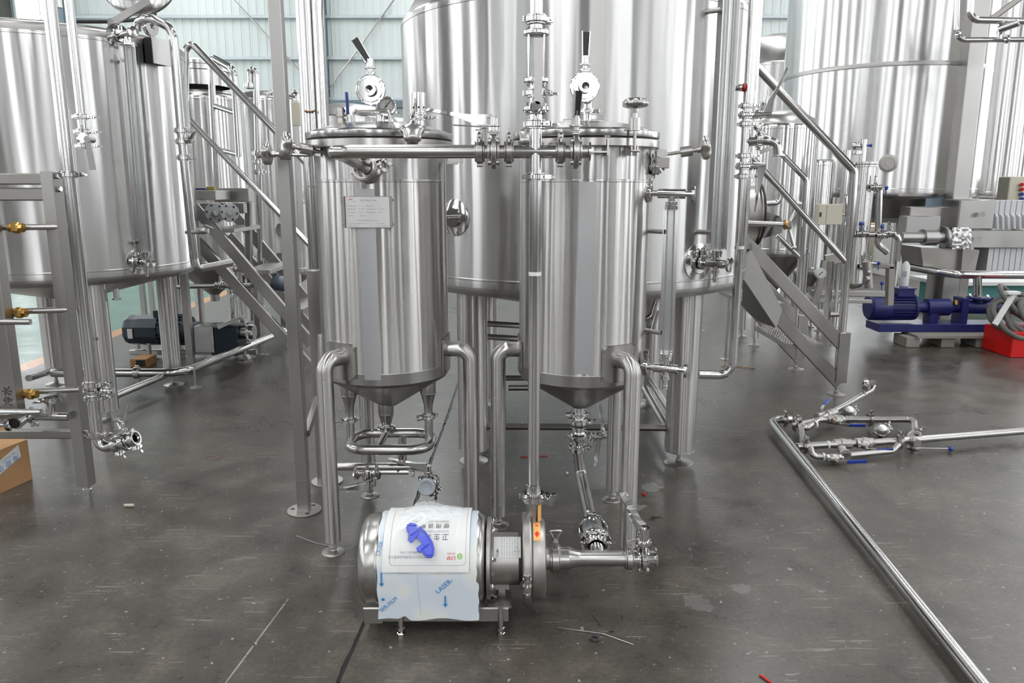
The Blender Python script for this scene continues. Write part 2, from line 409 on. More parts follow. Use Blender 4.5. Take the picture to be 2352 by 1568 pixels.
# back wall: ribbed sheets, each a part, on girts, with a dado, a column and brace rods
wb = thing('wall_back', (0, YB, 0), '', ''); del wb['label']; del wb['category']; wb['kind'] = 'structure'
pitch = .245; nr = 4; pw = pitch * nr
prof = []
for i in range(nr):
    x0 = i * pitch; prof += [(x0, 0), (x0 + .09, 0), (x0 + .097, .02), (x0 + .118, .02), (x0 + .125, 0), (x0 + .18, 0), (x0 + .185, -.006), (x0 + .19, 0)]
prof.append((pw - .002, 0))
v2 = []; f2 = []
for (x, d) in prof: v2 += [V((x, -d, 1.25)), V((x, -d, ZT))]
for i in range(len(prof) - 1): a = i * 2; f2.append((a, a + 2, a + 3, a + 1))
m0 = MB().add([p + V((XL, YB, 0)) for p in v2], f2)
p0 = m0.build('wall_panel', M_WALL, wb, ang=10, loc=(XL, 0, 0))
for k in range(1, int((XR - XL) / pw) + 1):
    c = p0.copy(); C.objects.link(c); c.location = (XL + k * pw, 0, 0)
MB().box((.75, YB + .06, .625), XR - XL, .2, 1.25).build('dado', mat('white_dado', (.62, .64, .62), .5), wb)
for z in (at(1000, 40, YB).z, at(1000, 135, YB).z, at(1000, 228, YB).z, 1.3, 2.7):
    MB().beam((XL, YB - .07, z), (XR, YB - .07, z), .1, .09, Z).build('girt', M_GIRT, wb)
for px in (748,):
    x = at(px, 200, YB - .3).x
    col = MB().box((x, YB - .28, ZT / 2), .16, .02, ZT).box((x, YB - .18, ZT / 2), .012, .2, ZT).box((x, YB - .09, ZT / 2), .16, .02, ZT)
    struct(col, 'trim_1', M_DARKBLUE)
for x in (at(748, 200, YB).x - 7.5, at(748, 200, YB).x + 7.5):
    struct(MB().box((x, YB - .25, ZT / 2), .2, .3, ZT), 'trim_2', M_DARKBLUE)
for a, b in (((755, 205), (905, 0)), ((538, 0), (700, 175))):
    MB().cyl(at(*a, YB - .2), at(*b, YB - .2), .022, n=8).build('brace_rod', M_CAST, wb)
bb = MB().beam(at(760, 240, YB - .3), at(1000, 240, YB - .3), .18, .22, Z).build('tie_beam', M_DARKBLUE, wb)
# side walls, wall behind the camera, roof: daylit glazing between solid piers
def glazed_wall(name, side):
    w = thing(name, {'left': (XL, 0, 0), 'right': (XR, 0, 0), 'front': (0, YF, 0)}[side], '', ''); del w['label']; del w['category']; w['kind'] = 'structure'
    return w
wl = glazed_wall('wall_left', 'left')
MB().box((XL - .1, 7.5, ZT / 2), .2, YB - YF, ZT).build('cladding', M_FWALL, wl)
wr = glazed_wall('wall_right', 'right')
MB().box((XR + .1, 7.5, ZT / 2), .2, YB - YF, ZT).build('cladding', M_FWALL, wr)
wf = glazed_wall('wall_front', 'front')
MB().box((.75, YF - .1, ZT / 2), XR - XL, .2, ZT).build('cladding', M_FWALL, wf)
nw = [0]
def window(c, u, w, h, inn):
    # c centre, u horizontal direction, w/h size, inn inward normal
    nw[0] += 1
    t = thing('window_%d' % nw[0], V(c), '', ''); del t['label']; del t['category']; t['kind'] = 'structure'
    c = V(c); u = V(u)
    MB().obox(c + inn * .02, u * w / 2, Z * h / 2, inn * .01, 0.01).build('pane', M_WIN, t)
    f = MB()
    for s in (-1, 1):
        f.obox(c + u * s * w / 2 + inn * .04, u * .05, Z * (h / 2 + .05), inn * .04); f.obox(c + Z * s * h / 2 + inn * .04, u * (w / 2 + .05), Z * .05, inn * .04)
    f.obox(c + inn * .04, u * (w / 2), Z * .03, inn * .03)
    n = max(1, int(w / 1.2))
    for i in range(1, n): f.obox(c + u * (-w / 2 + w * i / n) + inn * .04, u * .025, Z * h / 2, inn * .03)
    f.build('window_frame', M_GIRT, t)
rw = random.Random(3)
def window_row(lo, hi, fixed, horizontal, inn, z, h, wmin, wmax, gmin, gmax):
    q = lo + .5
    while q < hi - 1:
        if inn.y > .5 and -1.5 < q < .9: q = .9
        w = rw.uniform(wmin, wmax)
        c = (q + w / 2, fixed, z) if horizontal else (fixed, q + w / 2, z)
        window(c, X if horizontal else Y, w, h, inn); q += w + rw.uniform(gmin, gmax)
window_row(XL, XR, YF, True, Y, 4.3, 5.8, .45, 1.3, .7, 2.4)
window_row(YF, YB, XR, False, -X, 4.3, 5.8, .7, 2.2, .7, 2.2)
window_row(YF, YB, XL, False, X, 4.6, 5.2, .6, 2.0, .7, 2.2)
window((13.4, YB - .1, 4.4), X, 3.2, 5.0, -Y)
window((9.2, YB - .1, 2.0), X, 3.6, 3.6, -Y)
ce = MB().box((.75, 7.5, ZT + .1), XR - XL, YB - YF, .2); ce = struct(ce, 'ceiling', M_CEIL)
for i, (x, y) in enumerate([(x, y) for x in (-9, -2.5, 4, 10.5) for y in (-5, 4, 13, 20.5)]):
    MB().box((x, y, ZT - .03), 1.1, 5.0, .04).build('roof_light', M_SKYL, ce)
# ---------------------------------------------------------------- sanitary fittings, each a part (with its own pieces below it)
def clamp(par, p, ax, r, out=None, w=.018, m=None, name='pipe_clamp', over=.013, nut=True):
    # two-half ring with a hinge, lugs and a wing nut; p, ax world, out = side the bolt stands on
    p, ax = V(p), V(ax).normalized(); m = m or M_POL
    u, q, a = frame(ax, out if out is not None else X)
    mb = MB(); ro = r + over
    mb.ring(p, ax, r + .001, ro, w, 32)
    for s in (-1, 1):
        mb.ring(p + a * s * w * .62, ax, r, r + over * .62, w * .22, 28)
        c = p + u * (ro + .004) + q * s * .0085
        mb.obox(c, u * .012, q * .0045, a * w * .42, .1)
    c = p - u * (ro + .002)
    for s in (-1, 0, 1): mb.cyl(c + a * (s * w * .3 - w * .12), c + a * (s * w * .3 + w * .12), .007, n=10)
    top = par.parent is None
    o = mb.build(name, m, par) if top else None
    if nut:
        b0 = p + u * (ro + .008)
        nb = (MB() if top else mb).cyl(b0 - q * .018, b0 + q * .03, .0035, n=8).cyl(b0 + q * .014, b0 + q * .024, .0075, n=12)
        for s in (-1, 1):
            t = b0 + q * .022
            nb.prism([t + u * (s * .004) - a * .003, t + u * (s * .017) + q * .006 - a * .003, t + u * (s * .019) + q * .02 - a * .003, t + u * (s * .009) + q * .02 - a * .003, t + u * (s * .003) + q * .008 - a * .003], a * .006)
        if top: nb.build('wing_nut', m, o)
    return o or mb.build(name, m, par)
def channel(p0, p1, open_dir, w, h, t=.003, w1=None):
    # U-shaped lever: web on the far side from open_dir
    p0, p1 = V(p0), V(p1); ax = (p1 - p0).normalized(); u, q, a = frame(ax, open_dir); w1 = w1 or w
    mb = MB()
    mb.rings([[p0 - u * h/2 + q * w/2, p0 - u * h/2 - q * w/2, p0 - u * (h/2 - t) - q * w/2, p0 - u * (h/2 - t) + q * w/2], [p1 - u * h/2 + q * w1/2, p1 - u * h/2 - q * w1/2, p1 - u * (h/2 - t) - q * w1/2, p1 - u * (h/2 - t) + q * w1/2]])
    for s in (-1, 1):
        mb.rings([[p + q * s * ww/2 - u * h/2, p + q * s * ww/2 + u * h/2, p + q * s * (ww/2 - t) + u * h/2, p + q * s * (ww/2 - t) - u * h/2] for p, ww in ((p0, w), (p1, w1))])
    inner = MB().rings([[p - u * (h/2 - t*1.3) + q * (ww/2 - t), p - u * (h/2 - t*1.3) - q * (ww/2 - t), p + u * (h*.1) - q * (ww/2 - t), p + u * (h*.1) + q * (ww/2 - t)] for p, ww in ((p0, w), (p1, w1))])  # black filling painted as the shade within the channel
    return mb, inner
def butterfly(par, p, ax, r, stem, lever, L_=.15, dark=True, w=.028, open_dir=None, name='butterfly_valve', lw=.024, rb=None, m=None):
    # valve body ring with bolts; short stem along `stem`, lever along `lever`
    p, ax, stem = V(p), V(ax).normalized(), V(stem).normalized(); m = m or M_POL
    rb = rb or r * 1.75
    u, q, a = frame(ax, stem)
    mb = MB(); mb.ring(p, ax, r * .95, rb, w * .62, 36)
    for s in (-1, 1):
        mb.ring(p + a * s * w * .52, ax, r * .8, rb * .8, w * .3, 32)
        mb.lathe(p + a * s * w * .5, a * s, [(r * 1.02, 0), (r * 1.02, w * .9), (r * 1.38, w * .9 + .002), (r * 1.38, w * .9 + .006), (r * .8, w * .9 + .006), (r * .8, 0)], 28)
        for k in range(4):
            an = math.pi / 4 + k * math.pi / 2; c = p + (u * math.cos(an) + q * math.sin(an)) * rb * .86 + a * s * w * .3
            mb.bolt(c, a * s, .0055, .009)
    mb.cyl(p + u * rb * .9, p + u * (rb + .022), .0085, n=14)
    mb.ring(p + u * (rb + .006), u, .006, .018, .006, 18)
    mb.obox(p + u * (rb + .004), u * .006, q * .014, a * .012, .1)
    o = mb.build(name, m, par)
    top = p + u * (rb + .022)
    lv = V(lever).normalized(); hub = MB().cyl(top - u * .004, top + u * .03, .0125, n=18).ring(top + u * .001, u, .008, .02, .005, 12)
    od = open_dir or -V((0, -1, 0)); 
    g, inner = channel(top + u * .016 + lv * .008, top + u * .016 + lv * L_, open_dir or u * -1, lw * .8, lw * .75, w1=lw)
    hub.v, hub.f = hub.v, hub.f; hub.add(g.v, g.f)
    pin = top + u * .01 + lv * .03
    hub.cyl(top + lv * .012, top + lv * .055 - u * .01, .003, n=8)
    h = hub.build('lever_handle', m, o)
    if dark: inner.build('lever_inner_shade', M_SHADE_WRAP, o)
    return o
def flatlever(par, p, stem, lever, L_, w0=.02, w1=.03, bend=.02, sl=.05, rh=.016, m=None, name='pull_handle', paddle=True):
    # pull-handle valve operator: stout hub on the stem and a tapered flat lever
    p, st, lv = V(p), V(stem).normalized(), V(lever).normalized(); m = m or M_POL
    s = st.cross(lv).normalized()
    mb = MB().cyl(p, p + st * sl, rh, n=20).cyl(p + st * sl, p + st * (sl + .004), rh * .55, n=12).lathe(p, st, [(rh * 1.5, -.006), (rh * 1.5, .004), (rh, .006)], 14, cap=True)
    t = p + st * sl * .75
    e = t + lv * L_ + st * bend
    th = .006
    a0 = t + lv * rh * .5
    mb.rings([[c + s * w / 2 + st * h, c - s * w / 2 + st * h, c - s * w / 2 - st * h, c + s * w / 2 - st * h] for c, w, h in ((a0, w0, .018), (t + lv * L_ * .3 + st * bend * .1, w0 * .95, .012), (t + lv * L_ * .6 + st * bend * .55, (w0 + w1) / 2, .005), (e, w1, .004), (e + lv * .006, w1 * .8, .003))])
    mb.beam(t + lv * rh - st * .02, t + lv * L_ * .6 - st * .014, .004, .004)
    return mb.build(name, m, par)
def starknob(par, p, ax, R=.038, name='star_knob', m=None, n=5):
    # fluted hand knob; p = base of its neck, ax outwards
    p, ax = V(p), V(ax).normalized(); u, q, a = frame(ax); K = 60
    mb = MB(); rs = []
    for sc_, h in ((.28, 0), (.3, .012), (.62, .014), (.93, .019), (1, .026), (.98, .033), (.84, .040), (.5, .044), (.12, .045)):
        lob = min(1, max(0, (sc_ - .3) / .6))
        rs.append([p + a * h * R / .038 + (u * math.cos(t) + q * math.sin(t)) * R * sc_ * (1 + .10 * lob * math.cos(n * t)) for t in [2 * math.pi * i / K for i in range(K)]])
    mb.rings(rs); return mb.build(name, m or M_SATIN, par, ang=50)
def swingbolt(par, p, ax, lug, Ls=.05, R=.038, tangent=None):
    # hinged closing bolt of a tank lid: lug plate, threaded rod, sleeve, star knob; p = hinge pin
    p, ax = V(p), V(ax).normalized(); lug = V(lug); tg = V(tangent or ax.cross(Z)).normalized()
    mb = MB()
    for s in (-1, 1): mb.obox(p + tg * s * .013 - (p - lug) * .5, (p - lug) * .55 if (p - lug).length > .004 else X * .01, tg * .003, Z * .016, .1)
    mb.cyl(p - tg * .02, p + tg * .02, .005, n=12)
    mb.cyl(p, p + ax * Ls, .0055, n=12)
    for k in range(8): mb.ring(p + ax * (.014 + k * (Ls - .018) / 8), ax, .005, .0072, .0022, 12)
    mb.cyl(p + ax * Ls, p + ax * (Ls + .042), .0195, n=22).cyl(p + ax * (Ls + .042), p + ax * (Ls + .068), .0085, n=16)
    o = mb.build('swing_bolt', M_SATIN, par)
    starknob(o, p + ax * (Ls + .06), ax, R)
    return o
def foot(par, p, r=.045, h=.045, name='levelling_foot', m=None):
    p = V(p)
    mb = MB().lathe(p, Z, [(r, 0), (r, .004), (r * .9, .007), (r * .3, .012), (.011, .016), (.011, h)], 32, cap=True).bolt(p + Z * (.018), Z, .017, .012).ball(p + Z * .018, .013, 10)
    return mb.build(name, m or M_CAST, par)
def valve_ball(par, p, ax, r, hd, hl=.1, colour=None, stem=Z, name='ball_valve', knob=False):
    # small threaded ball valve, hexagon ends, lever sleeve
    p, ax, st, hd = V(p), V(ax).normalized(), V(stem).normalized(), V(hd).normalized()
    mb = MB().lathe(p, ax, [(r * .8, -r * 2.4), (r * 1.25, -r * 2.4), (r * 1.25, -r * 1.5)], 6, cap=True).lathe(p, ax, [(r * 1.25, r * 1.5), (r * 1.25, r * 2.4), (r * .8, r * 2.4)], 6, cap=True)
    mb.lathe(p, ax, [(r * 1.05, -r * 1.5), (r * 1.45, -r * .8), (r * 1.5, 0), (r * 1.45, r * .8), (r * 1.05, r * 1.5)], 20, cap=True)
    mb.cyl(p, p + st * r * 2.2, r * .6, n=14).bolt(p + st * r * 2.2, st, r * .5, r * .5)
    o = mb.build(name, M_CAST, par); t = p + st * r * 2.3
    if knob:
        MB().cyl(t, t + hd * hl, .004, n=8).build('lever', M_CAST, o); MB().ball(t + hd * hl, .014, 14).build('ball_knob', colour or M_BLUE, o)
    else:
        MB().beam(t, t + hd * hl * .35 + st * .012, .016, .003, st).build('lever', M_CAST, o)
        a = t + hd * hl * .33 + st * .012
        MB().beam(a, t + hd * hl + st * .012, .020, .008, st, c=.4).build('grip', colour or M_BLUE, o)
    return o
def hexnut(mb, p, ax, r, h): return mb.bolt(p, ax, r, h)
def gauge_valve(par, p, ax, out, down=True, rb=.036, r=.0125, m=None, up_tube=None, L_=.11, collar=True):
    # level-gauge valve: clamp on a tank nozzle, body along ax, disc handle at its end, branch along `out`
    p, ax, out = V(p), V(ax).normalized(), V(out).normalized(); m = m or M_POL
    mb = MB().cyl(p, p + ax * L_ * .38, r * .9, n=18).cyl(p + ax * L_ * .3, p + ax * L_ * .86, r * 1.45, n=22).cyl(p + ax * L_ * .86, p + ax * L_, r * .8, n=16)
    c = p + ax * L_ * .58
    mb.cyl(c, c + out * .03, r * 1.05, n=18)
    if collar:
        mb.lathe(c + out * .028, out, [(r * 1.0, 0), (r * 1.75, .002), (r * 1.75, .014), (r * 1.9, .016), (r * 1.9, .03), (r * 1.2, .031)], 24, cap=True)
    if down: mb.cyl(c, c - out * .03, r * 1.0, n=18).cyl(c - out * .028, c - out * .045, r * 1.25, n=18).cyl(c - out * .045, c - out * .085, r * .8, n=14).ring(c - out * .07, out, r * .7, r * 1.0, .006, 14)
    o = mb.build('gauge_valve', m, par)
    k = MB().lathe(p + ax * L_, ax, [(r * .6, -.002), (r * 2.4, 0), (r * 2.4, .008), (r * 2.25, .01), (.002, .012)], 32, cap=True)
    k.build('disc_knob', m, o)
    q = MB().ring(p + ax * .022, ax, r * 1.1, rb * .95, .018, 32)
    side = frame(ax, Z)[0]
    for s in (-1, 1): q.obox(p + ax * .022 + side * (rb + .008) + side.cross(ax) * s * .008, side * .012, side.cross(ax) * .004, ax * .008, .1)
    q.ring(p + ax * .022 + side * (rb + .02), side.cross(ax), .007, .013, .008, 16)
    q.build('nozzle_clamp', m, o)
    return o, c
def scale_tube(par, a, b, w, m=None, facing=None, offs=0):
    # glass level tube between a and b inside a half-open steel guard
    a, b = V(a), V(b); f = V(facing or (0, -1, 0)); ax = (b - a).normalized(); f = (f - ax * f.dot(ax)).normalized(); s = ax.cross(f)
    t = .003
    g = MB()
    ly = []
    for p in (a, b):
        ly.append([p + s * w/2 + f * w * .35, p + s * w/2 - f * w * .45, p - s * w/2 - f * w * .45, p - s * w/2 + f * w * .35, p - s * (w/2 - t) + f * w * .35, p - s * (w/2 - t) - f * (w * .45 - t), p + s * (w/2 - t) - f * (w * .45 - t), p + s * (w/2 - t) + f * w * .35])
    g.rings(ly, cap=True); o = g.build('level_tube_guard', m or M_GUARD, par)
    MB().cyl(a, b, w * .27, n=18).build('level_tube', M_POL if offs else M_GLASS, o)
    return o
def standoff(par, p, q, r=.007):
    return MB().cyl(p, q, r, n=12).ring(V(p), V(q) - V(p), r * .9, r * 1.4, .006, 14).build('standoff', M_SATIN, par)
# ---------------------------------------------------------------- the two filter tanks in front
def cyl_pt(c, r, az, z):       # az 0 faces the camera, positive to the right
    return V((c[0] + r * math.sin(az), c[1] - r * math.cos(az), z))
def cyl_dir(az): return V((math.sin(az), -math.cos(az), 0))
FL = V((-.508, 3.044, 0)); FR = V((.279, 3.016, 0)); RB = .25
def curved_plate(c, r, az, z0, z1, w, th, name, m, par, rc=.03, weld=False):
    # plate bent round a tank; rounded corners via superellipse sampling
    mb = MB(); hz = (z1 - z0) / 2; zc = (z0 + z1) / 2
    def fn(u, v, t):
        x = (u * 2 - 1); y = (v * 2 - 1)
        if rc:
            k = rc / hz
            x *= 1 - max(0, (abs(y) - (1 - k)) / k) ** 2 * rc / (w / 2) * .8
        return cyl_pt(c, r + t + .0006, az + x * w / 2 / r, zc + y * hz)
    mb.sheet(fn, 14, 14, th)
    if weld:
        for i in range(40):
            v = i / 39
            for x in (-1, 1): mb.ball(cyl_pt(c, r + th * .6, az + x * (w / 2 + .001) / r, z0 + .01 + (z1 - z0 - .02) * v), .0035, 6)
        for i in range(1, 24): mb.ball(cyl_pt(c, r + th * .6, az + (-1 + 2 * i / 24) * (w / 2 - .008) / r, z1 + .001), .0035, 6)
    return mb.build(name, m, par)
def elbow_leg(par, c, foot_p, ztop, rl=.0315, rbody=RB, plate=True, footr=.045):
    d = V((foot_p[0] - c[0], foot_p[1] - c[1], 0)); az = math.atan2(d.x, -d.y); d.normalize()
    fp = V((foot_p[0], foot_p[1], 0)); rr = (V((fp.x, fp.y, 0)) - V((c[0], c[1], 0))).length
    mb = MB().tube([c + d * (rbody - .01) + Z * ztop, c + d * rr + Z * ztop, c + d * rr + Z * .05], rl, bend=rr - rbody - .002, n=28, seg=12)
    mb.ring(c + d * rr + Z * (ztop - (rr - rbody) + .002), Z, rl * .98, rl * 1.012, .003, 28)
    lg = mb.build('leg', M_LEG, par)
    if plate: curved_plate(c, rbody, az, ztop - .085, ztop + .055, .15, .006, 'reinforcement_plate', M_SATIN, lg, weld=True)
    foot(lg, fp, footr, .06, 'foot')
    return lg
def filter_tank(c, label, feet, zb=.667, zcone=.524):
    t = thing('filter_tank', c, label, 'tank')
    z1 = 1.539
    b = MB().lathe(c, Z, [(RB, zb), (RB, 1.418), (RB * 1.004, 1.42), (RB * 1.004, 1.425), (RB, 1.427), (RB, z1 + .002)], 96).build('body', M_TANKS, t, ang=12)
    MB().lathe(c, Z, [(RB + .0006, 1.428), (RB + .0006, z1 + .001)], 96).build('upper_band', M_BAND, t)
    MB().lathe(c, Z, [(RB, zb + .045), (RB * 1.003, zb + .043), (RB, zb), (RB * .97, zb - .012), (.035, zcone), (.0, zcone)], 96).build('bottom_cone', M_CONE, t, ang=20)
    MB().rings_closed(c, Z, [(RB - .01, z1 + .033), (RB - .01, z1 + .002), (.276, z1 + .002), (.279, z1 + .005), (.279, z1 + .030), (.276, z1 + .033)], 96).build('rim_flange', M_SATIN, t)
    MB().ring(c + Z * 1.5745, Z, .24, .271, .006, 96).build('gasket', M_BLACK, t)
    l = MB().rings_closed(c, Z, [(.2, 1.5765), (.279, 1.5765), (.2795, 1.579), (.2795, 1.598), (.277, 1.6), (.2, 1.6)], 96)
    l.lathe(c, Z, [(.262, 1.599), (.258, 1.606), (.2, 1.624), (.13, 1.638), (.06, 1.644), (0.001, 1.6455)], 96)
    lid = l.build('lid', M_MIRR, t)
    for f in feet: elbow_leg(t, c, f, .763 if f is not feet[0] else .768)
    return t, b, lid
ftl, bodyL, lidL = filter_tank(FL, 'cylindrical filter tank with a nameplate and a three-outlet ring pipe underneath', ((-.699, 2.777), (-.167, 3.016), (-.658, 3.34)))
ftr, bodyR, lidR = filter_tank(FR, 'cylindrical filter tank with a glass level tube beside it and one bottom outlet', ((.443, 2.734), (-.057, 3.016), (.459, 3.29)))
for c, t, pa, pb, zt, zb2 in ((FL, ftl, 846, 854, 1.395, .69), (FR, ftr, 1347, 1347, 1.42, .72)):
    az = math.atan2(at(pa, 600, c.y - RB).x - c.x, RB)
    mb = MB(); mb.sheet(lambda u, v, s, az=az, c=c: cyl_pt(c, RB + s + .0004, az + (u - .5) * .062 / RB + .0 * v, zb2 + (zt - zb2) * v), 8, 24, .0008)
    o = mb.build('protective_strip', M_STRIP, t); o['label'] = 'dull grey vertical film strip'
# nameplate on the left tank
def plate_fn():
    o = at(845, 487, FL.y - RB - .012); ux = X; uy = Z
    return o
pc = plate_fn()
az = math.atan2(pc.x - FL.x, RB); nrm = cyl_dir(az)
tng = V((math.cos(az), math.sin(az), 0)); PW, PH = .158, .112
hold = MB().obox(pc - nrm * .004, tng * (PW / 2 + .008), nrm * .0035, Z * PH / 2)
for s in (-1, 1): hold.obox(pc + tng * s * (PW / 2 + .006), tng * .003, nrm * .008, Z * PH / 2)
hold.obox(pc - nrm * .016, tng * .05, nrm * .01, Z * .04)
for s in (-1, 1):
    for k in (-1, 1): hold.bolt(pc + tng * s * (PW / 2 + .01) + Z * k * PH * .38, tng * s, .004, .006)
ho = hold.build('nameplate_holder', M_FLAT, ftl)
MB().obox(pc + nrm * .0012, tng * PW / 2, nrm * .001, Z * (PH / 2 - .002)).build('nameplate', M_PLATE, ho)
fn = planefn(pc + nrm * .0026, tng, Z)
ln = [('60L Filter Tank', .0095, .004, .041, 0, 'CENTER')]
for i, (a, b, c_, d) in enumerate((('Product name', '2', 'Heat area', '0'), ('Max pressure', '0.2 MPa', 'Test pressure', '0.3 MPa'), ('Tank volume', '60 L', 'Working temp', '100 C'), ('Serial No.', '2021-06', '', ''))):
    y = .022 - i * .0115
    ln += [(a, .0058, -.073, y, 0, 'LEFT'), (b, .0058, -.030, y, 0, 'LEFT')]
    if c_: ln += [(c_, .0058, -.005, y, 0, 'LEFT'), (d, .0058, .040, y, 0, 'LEFT')]
ln += [('Shandong Equipment Co., Ltd', .0062, .0, -.029, 0), ('Add: Economic Development Zone, Jinan', .0044, -.073, -.040, 0, 'LEFT'), ('Tel: 0531 - 8888', .0044, .030, -.040, 0, 'LEFT'), ('www.brewing-equip.com', .0044, .030, -.048, 0, 'LEFT'), ('E-mail: info@brewing', .0044, -.073, -.048, 0, 'LEFT')]
lettering(ln, fn, 'plate_lettering', M_GREYINK, ho)
mk = MB()
for i in range(9):
    a0 = .6 + i * .3; a1 = a0 + .3
    def q(a, r): return fn(-.058 + math.cos(a) * r * 1.4, .040 + math.sin(a) * r)
    w0 = .0012 * math.sin(math.pi * i / 9); w1 = .0012 * math.sin(math.pi * (i + 1) / 9)
    mk.add([q(a0, .006 - w0), q(a0, .006 + w0), q(a1, .006 + w1), q(a1, .006 - w1)], [(0, 1, 2, 3)])
mk.build('plate_emblem', M_REDINK, ho)
lettering([('Tonsen', .0055, -.05, .038)], fn, 'emblem_lettering', M_GREYINK, ho)

def neckpipe(par, p0, p1, r, name='stub_pipe', m=None): return MB().cyl(p0, p1, r, n=24).ring(p0, V(p1) - V(p0), r * .9, r * 1.25, .004, 24).build(name, m or M_POL, par)
# left lid: closing bolts, hoop handle, vent, ball valve, gauge, facing butterfly valve
def bolts(t, c, specs):
    for az, ax, Ls in specs:
        lug = cyl_pt(c, .27, az, 1.525); p = cyl_pt(c, .30, az, 1.522)
        swingbolt(t, p, ax, lug, Ls, tangent=V((math.cos(az), math.sin(az), 0)))
swingbolt(ftl, at(752, 352, 2.9), V((-.84, -.5, .16)), cyl_pt(FL, .27, -1.0, 1.53), .06, R=.045, tangent=V((-.3, .9, 0)))
swingbolt(ftl, at(712, 357, 3.04), V((-1, -.05, .03)), cyl_pt(FL, .27, -1.5, 1.51), .07, R=.043, tangent=V((0, 1, 0)))
swingbolt(ftl, cyl_pt(FL, .30, .55, 1.525), V((.12, -.9, .42)), cyl_pt(FL, .27, .55, 1.525), .05, tangent=V((.85, .5, 0)))
MB().obox(cyl_pt(FL, .29, 1.5, 1.505), X * .03, Y * .004, Z * .012).obox(cyl_pt(FL, .285, 1.4, 1.49), X * .02, Y * .02, Z * .004).build('hinge_lug', M_SATIN, ftl)
swingbolt(ftr, cyl_pt(FR, .30, .52, 1.525), V((-.02, .0, 1)), cyl_pt(FR, .27, .52, 1.525), .068, R=.043, tangent=V((.87, .5, 0)))
swingbolt(ftr, cyl_pt(FR, .305, 1.45, 1.522), V((.97, -.1, .14)), cyl_pt(FR, .27, 1.45, 1.53), .055, R=.043, tangent=V((.1, 1, 0)))
swingbolt(ftr, cyl_pt(FR, .285, -.62, 1.525), V((-.42, -.75, .34)), cyl_pt(FR, .27, -.62, 1.525), .04, R=.036, tangent=V((.8, -.5, 0)))
hb = [at(x, y, yy) for x, y, yy in ((813, 291, 2.93), (810, 253, 2.93), (894, 253, 2.93), (897, 291, 2.93))]
MB().tube(hb, .006, bend=.02, n=12).build('lid_handle', M_SATIN, lidL)
v0 = at(963, 302, 3.06)
vt = MB().cyl(v0 - Z * .03, v0 + Z * .06, .0225, n=28).cyl(at(962, 262, 3.06), at(962, 213, 3.06), .0275, n=32).ring(at(962, 262, 3.06), Z, .02, .032, .008)
vo = vt.build('vent_valve', M_POL, lidL)
hl = MB()
for k in range(8):
    a = k * math.pi / 4 + .1; q = at(962, 248, 3.06) + V((math.sin(a), -math.cos(a), 0)) * .0262
    hl.cyl(q, q + V((math.sin(a), -math.cos(a), 0)) * .002, .0042, n=12)
hl.build('vent_holes', M_BLACK, vo)
clamp(vo, at(962, 270, 3.06), Z, .024, X * .9 - Y * .5, .016)
bv = at(783, 268, 3.0)
bo = MB().cyl(bv - Z * .07, bv + Z * .01, .011, n=18).bolt(bv - Z * .05, Z, .017, .018).bolt(bv - Z * .025, Z, .018, .018).bolt(bv + Z * .0, Z, .019, .028).cyl(bv + Z * .028, bv + Z * .034, .013, n=16).cyl(bv + Z * .01, bv + Z * .01 + X * .022, .008, n=12).build('vent_ball_valve', M_CAST, lidL)
g0 = bv + X * .024
MB().beam(g0 - Z * .015, g0 + Z * .055, .003, .014, Y).build('lever', M_CAST, bo)
MB().beam(g0 + Z * .008 + X * .003, g0 + Z * .088 + X * .001, .010, .020, Y, c=.35).build('grip', M_BLUE, bo)
def top_valve(t, lid, px, py, yv, base_y, lever, clpx, w=.024, up=True, L_=.095, stemdir=Z):
    p = at(px, py, yv)
    b = V((at(clpx, py, base_y).x, base_y, 1.645))
    mb = MB().tube([b - Z * .01, V((b.x, b.y, p.z)), p + Y * .02], .0165, bend=.04, n=20)
    e = mb.build('top_elbow', M_POL, t)
    clamp(e, V((b.x, b.y, b.z + .035)), Z, .018, X - Y * .3, .014)
    butterfly(t, p, Y, .0165, stemdir, lever, L_=L_, w=.022, rb=.052, open_dir=-Y, lw=.03)
    return p, b
pL, bL = top_valve(ftl, lidL, 852, 207, 2.82, 3.02, V((-.62, 0, 1)), 872)
pR, bR = top_valve(ftr, lidR, 1343, 200, 2.82, 3.0, V((0.02, .1, 1)), 1350)
# pressure gauge by the left lid valve
gp = at(888, 244, 2.98)
g = MB().cyl(gp + Y * .016, gp - Y * .008, .0345, n=36).ring(gp - Y * .009, Y, .029, .0355, .008, 36).tube([gp - Z * .03, gp - Z * .065, V((bL.x, bL.y, gp.z - .065))], .008, n=12).bolt(gp - Z * .056, Z, .012, .02)
go = g.build('pressure_gauge', M_POL, ftl)
MB().cyl(gp - Y * .007, gp - Y * .0085, .0295, n=32).build('dial', M_DIAL, go)
ndl = MB().beam(gp - Y * .0095 - (X + Z) * .006, gp - Y * .0095 + (X * .9 + Z) * .017, .003, .001, Y).cyl(gp - Y * .0085, gp - Y * .011, .003, n=12)
ndl.build('needle', M_INK, go)
tk = MB()
for k in range(31):
    a = math.radians(225 - k * 9); r0 = .024 if k % 5 else .0215
    tk.beam(gp - Y * .0092 + V((math.cos(a), 0, math.sin(a))) * r0, gp - Y * .0092 + V((math.cos(a), 0, math.sin(a))) * .0275, .0008, .0004, Y)
tk.build('dial_marks', M_REDINK, go)
lettering([('kPa', .006, 0, .010), ('0', .005, -.016, -.013), ('30', .005, .0, .021), ('60', .005, .016, -.013)], planefn(gp - Y * .0095, X, Z), 'dial_figures', M_INK, go)
# CIP inlet nozzle on the left tank with its half clamps (pipe arrives from the transfer pipe)
nz = at(842, 392, FL.y - RB - .03)
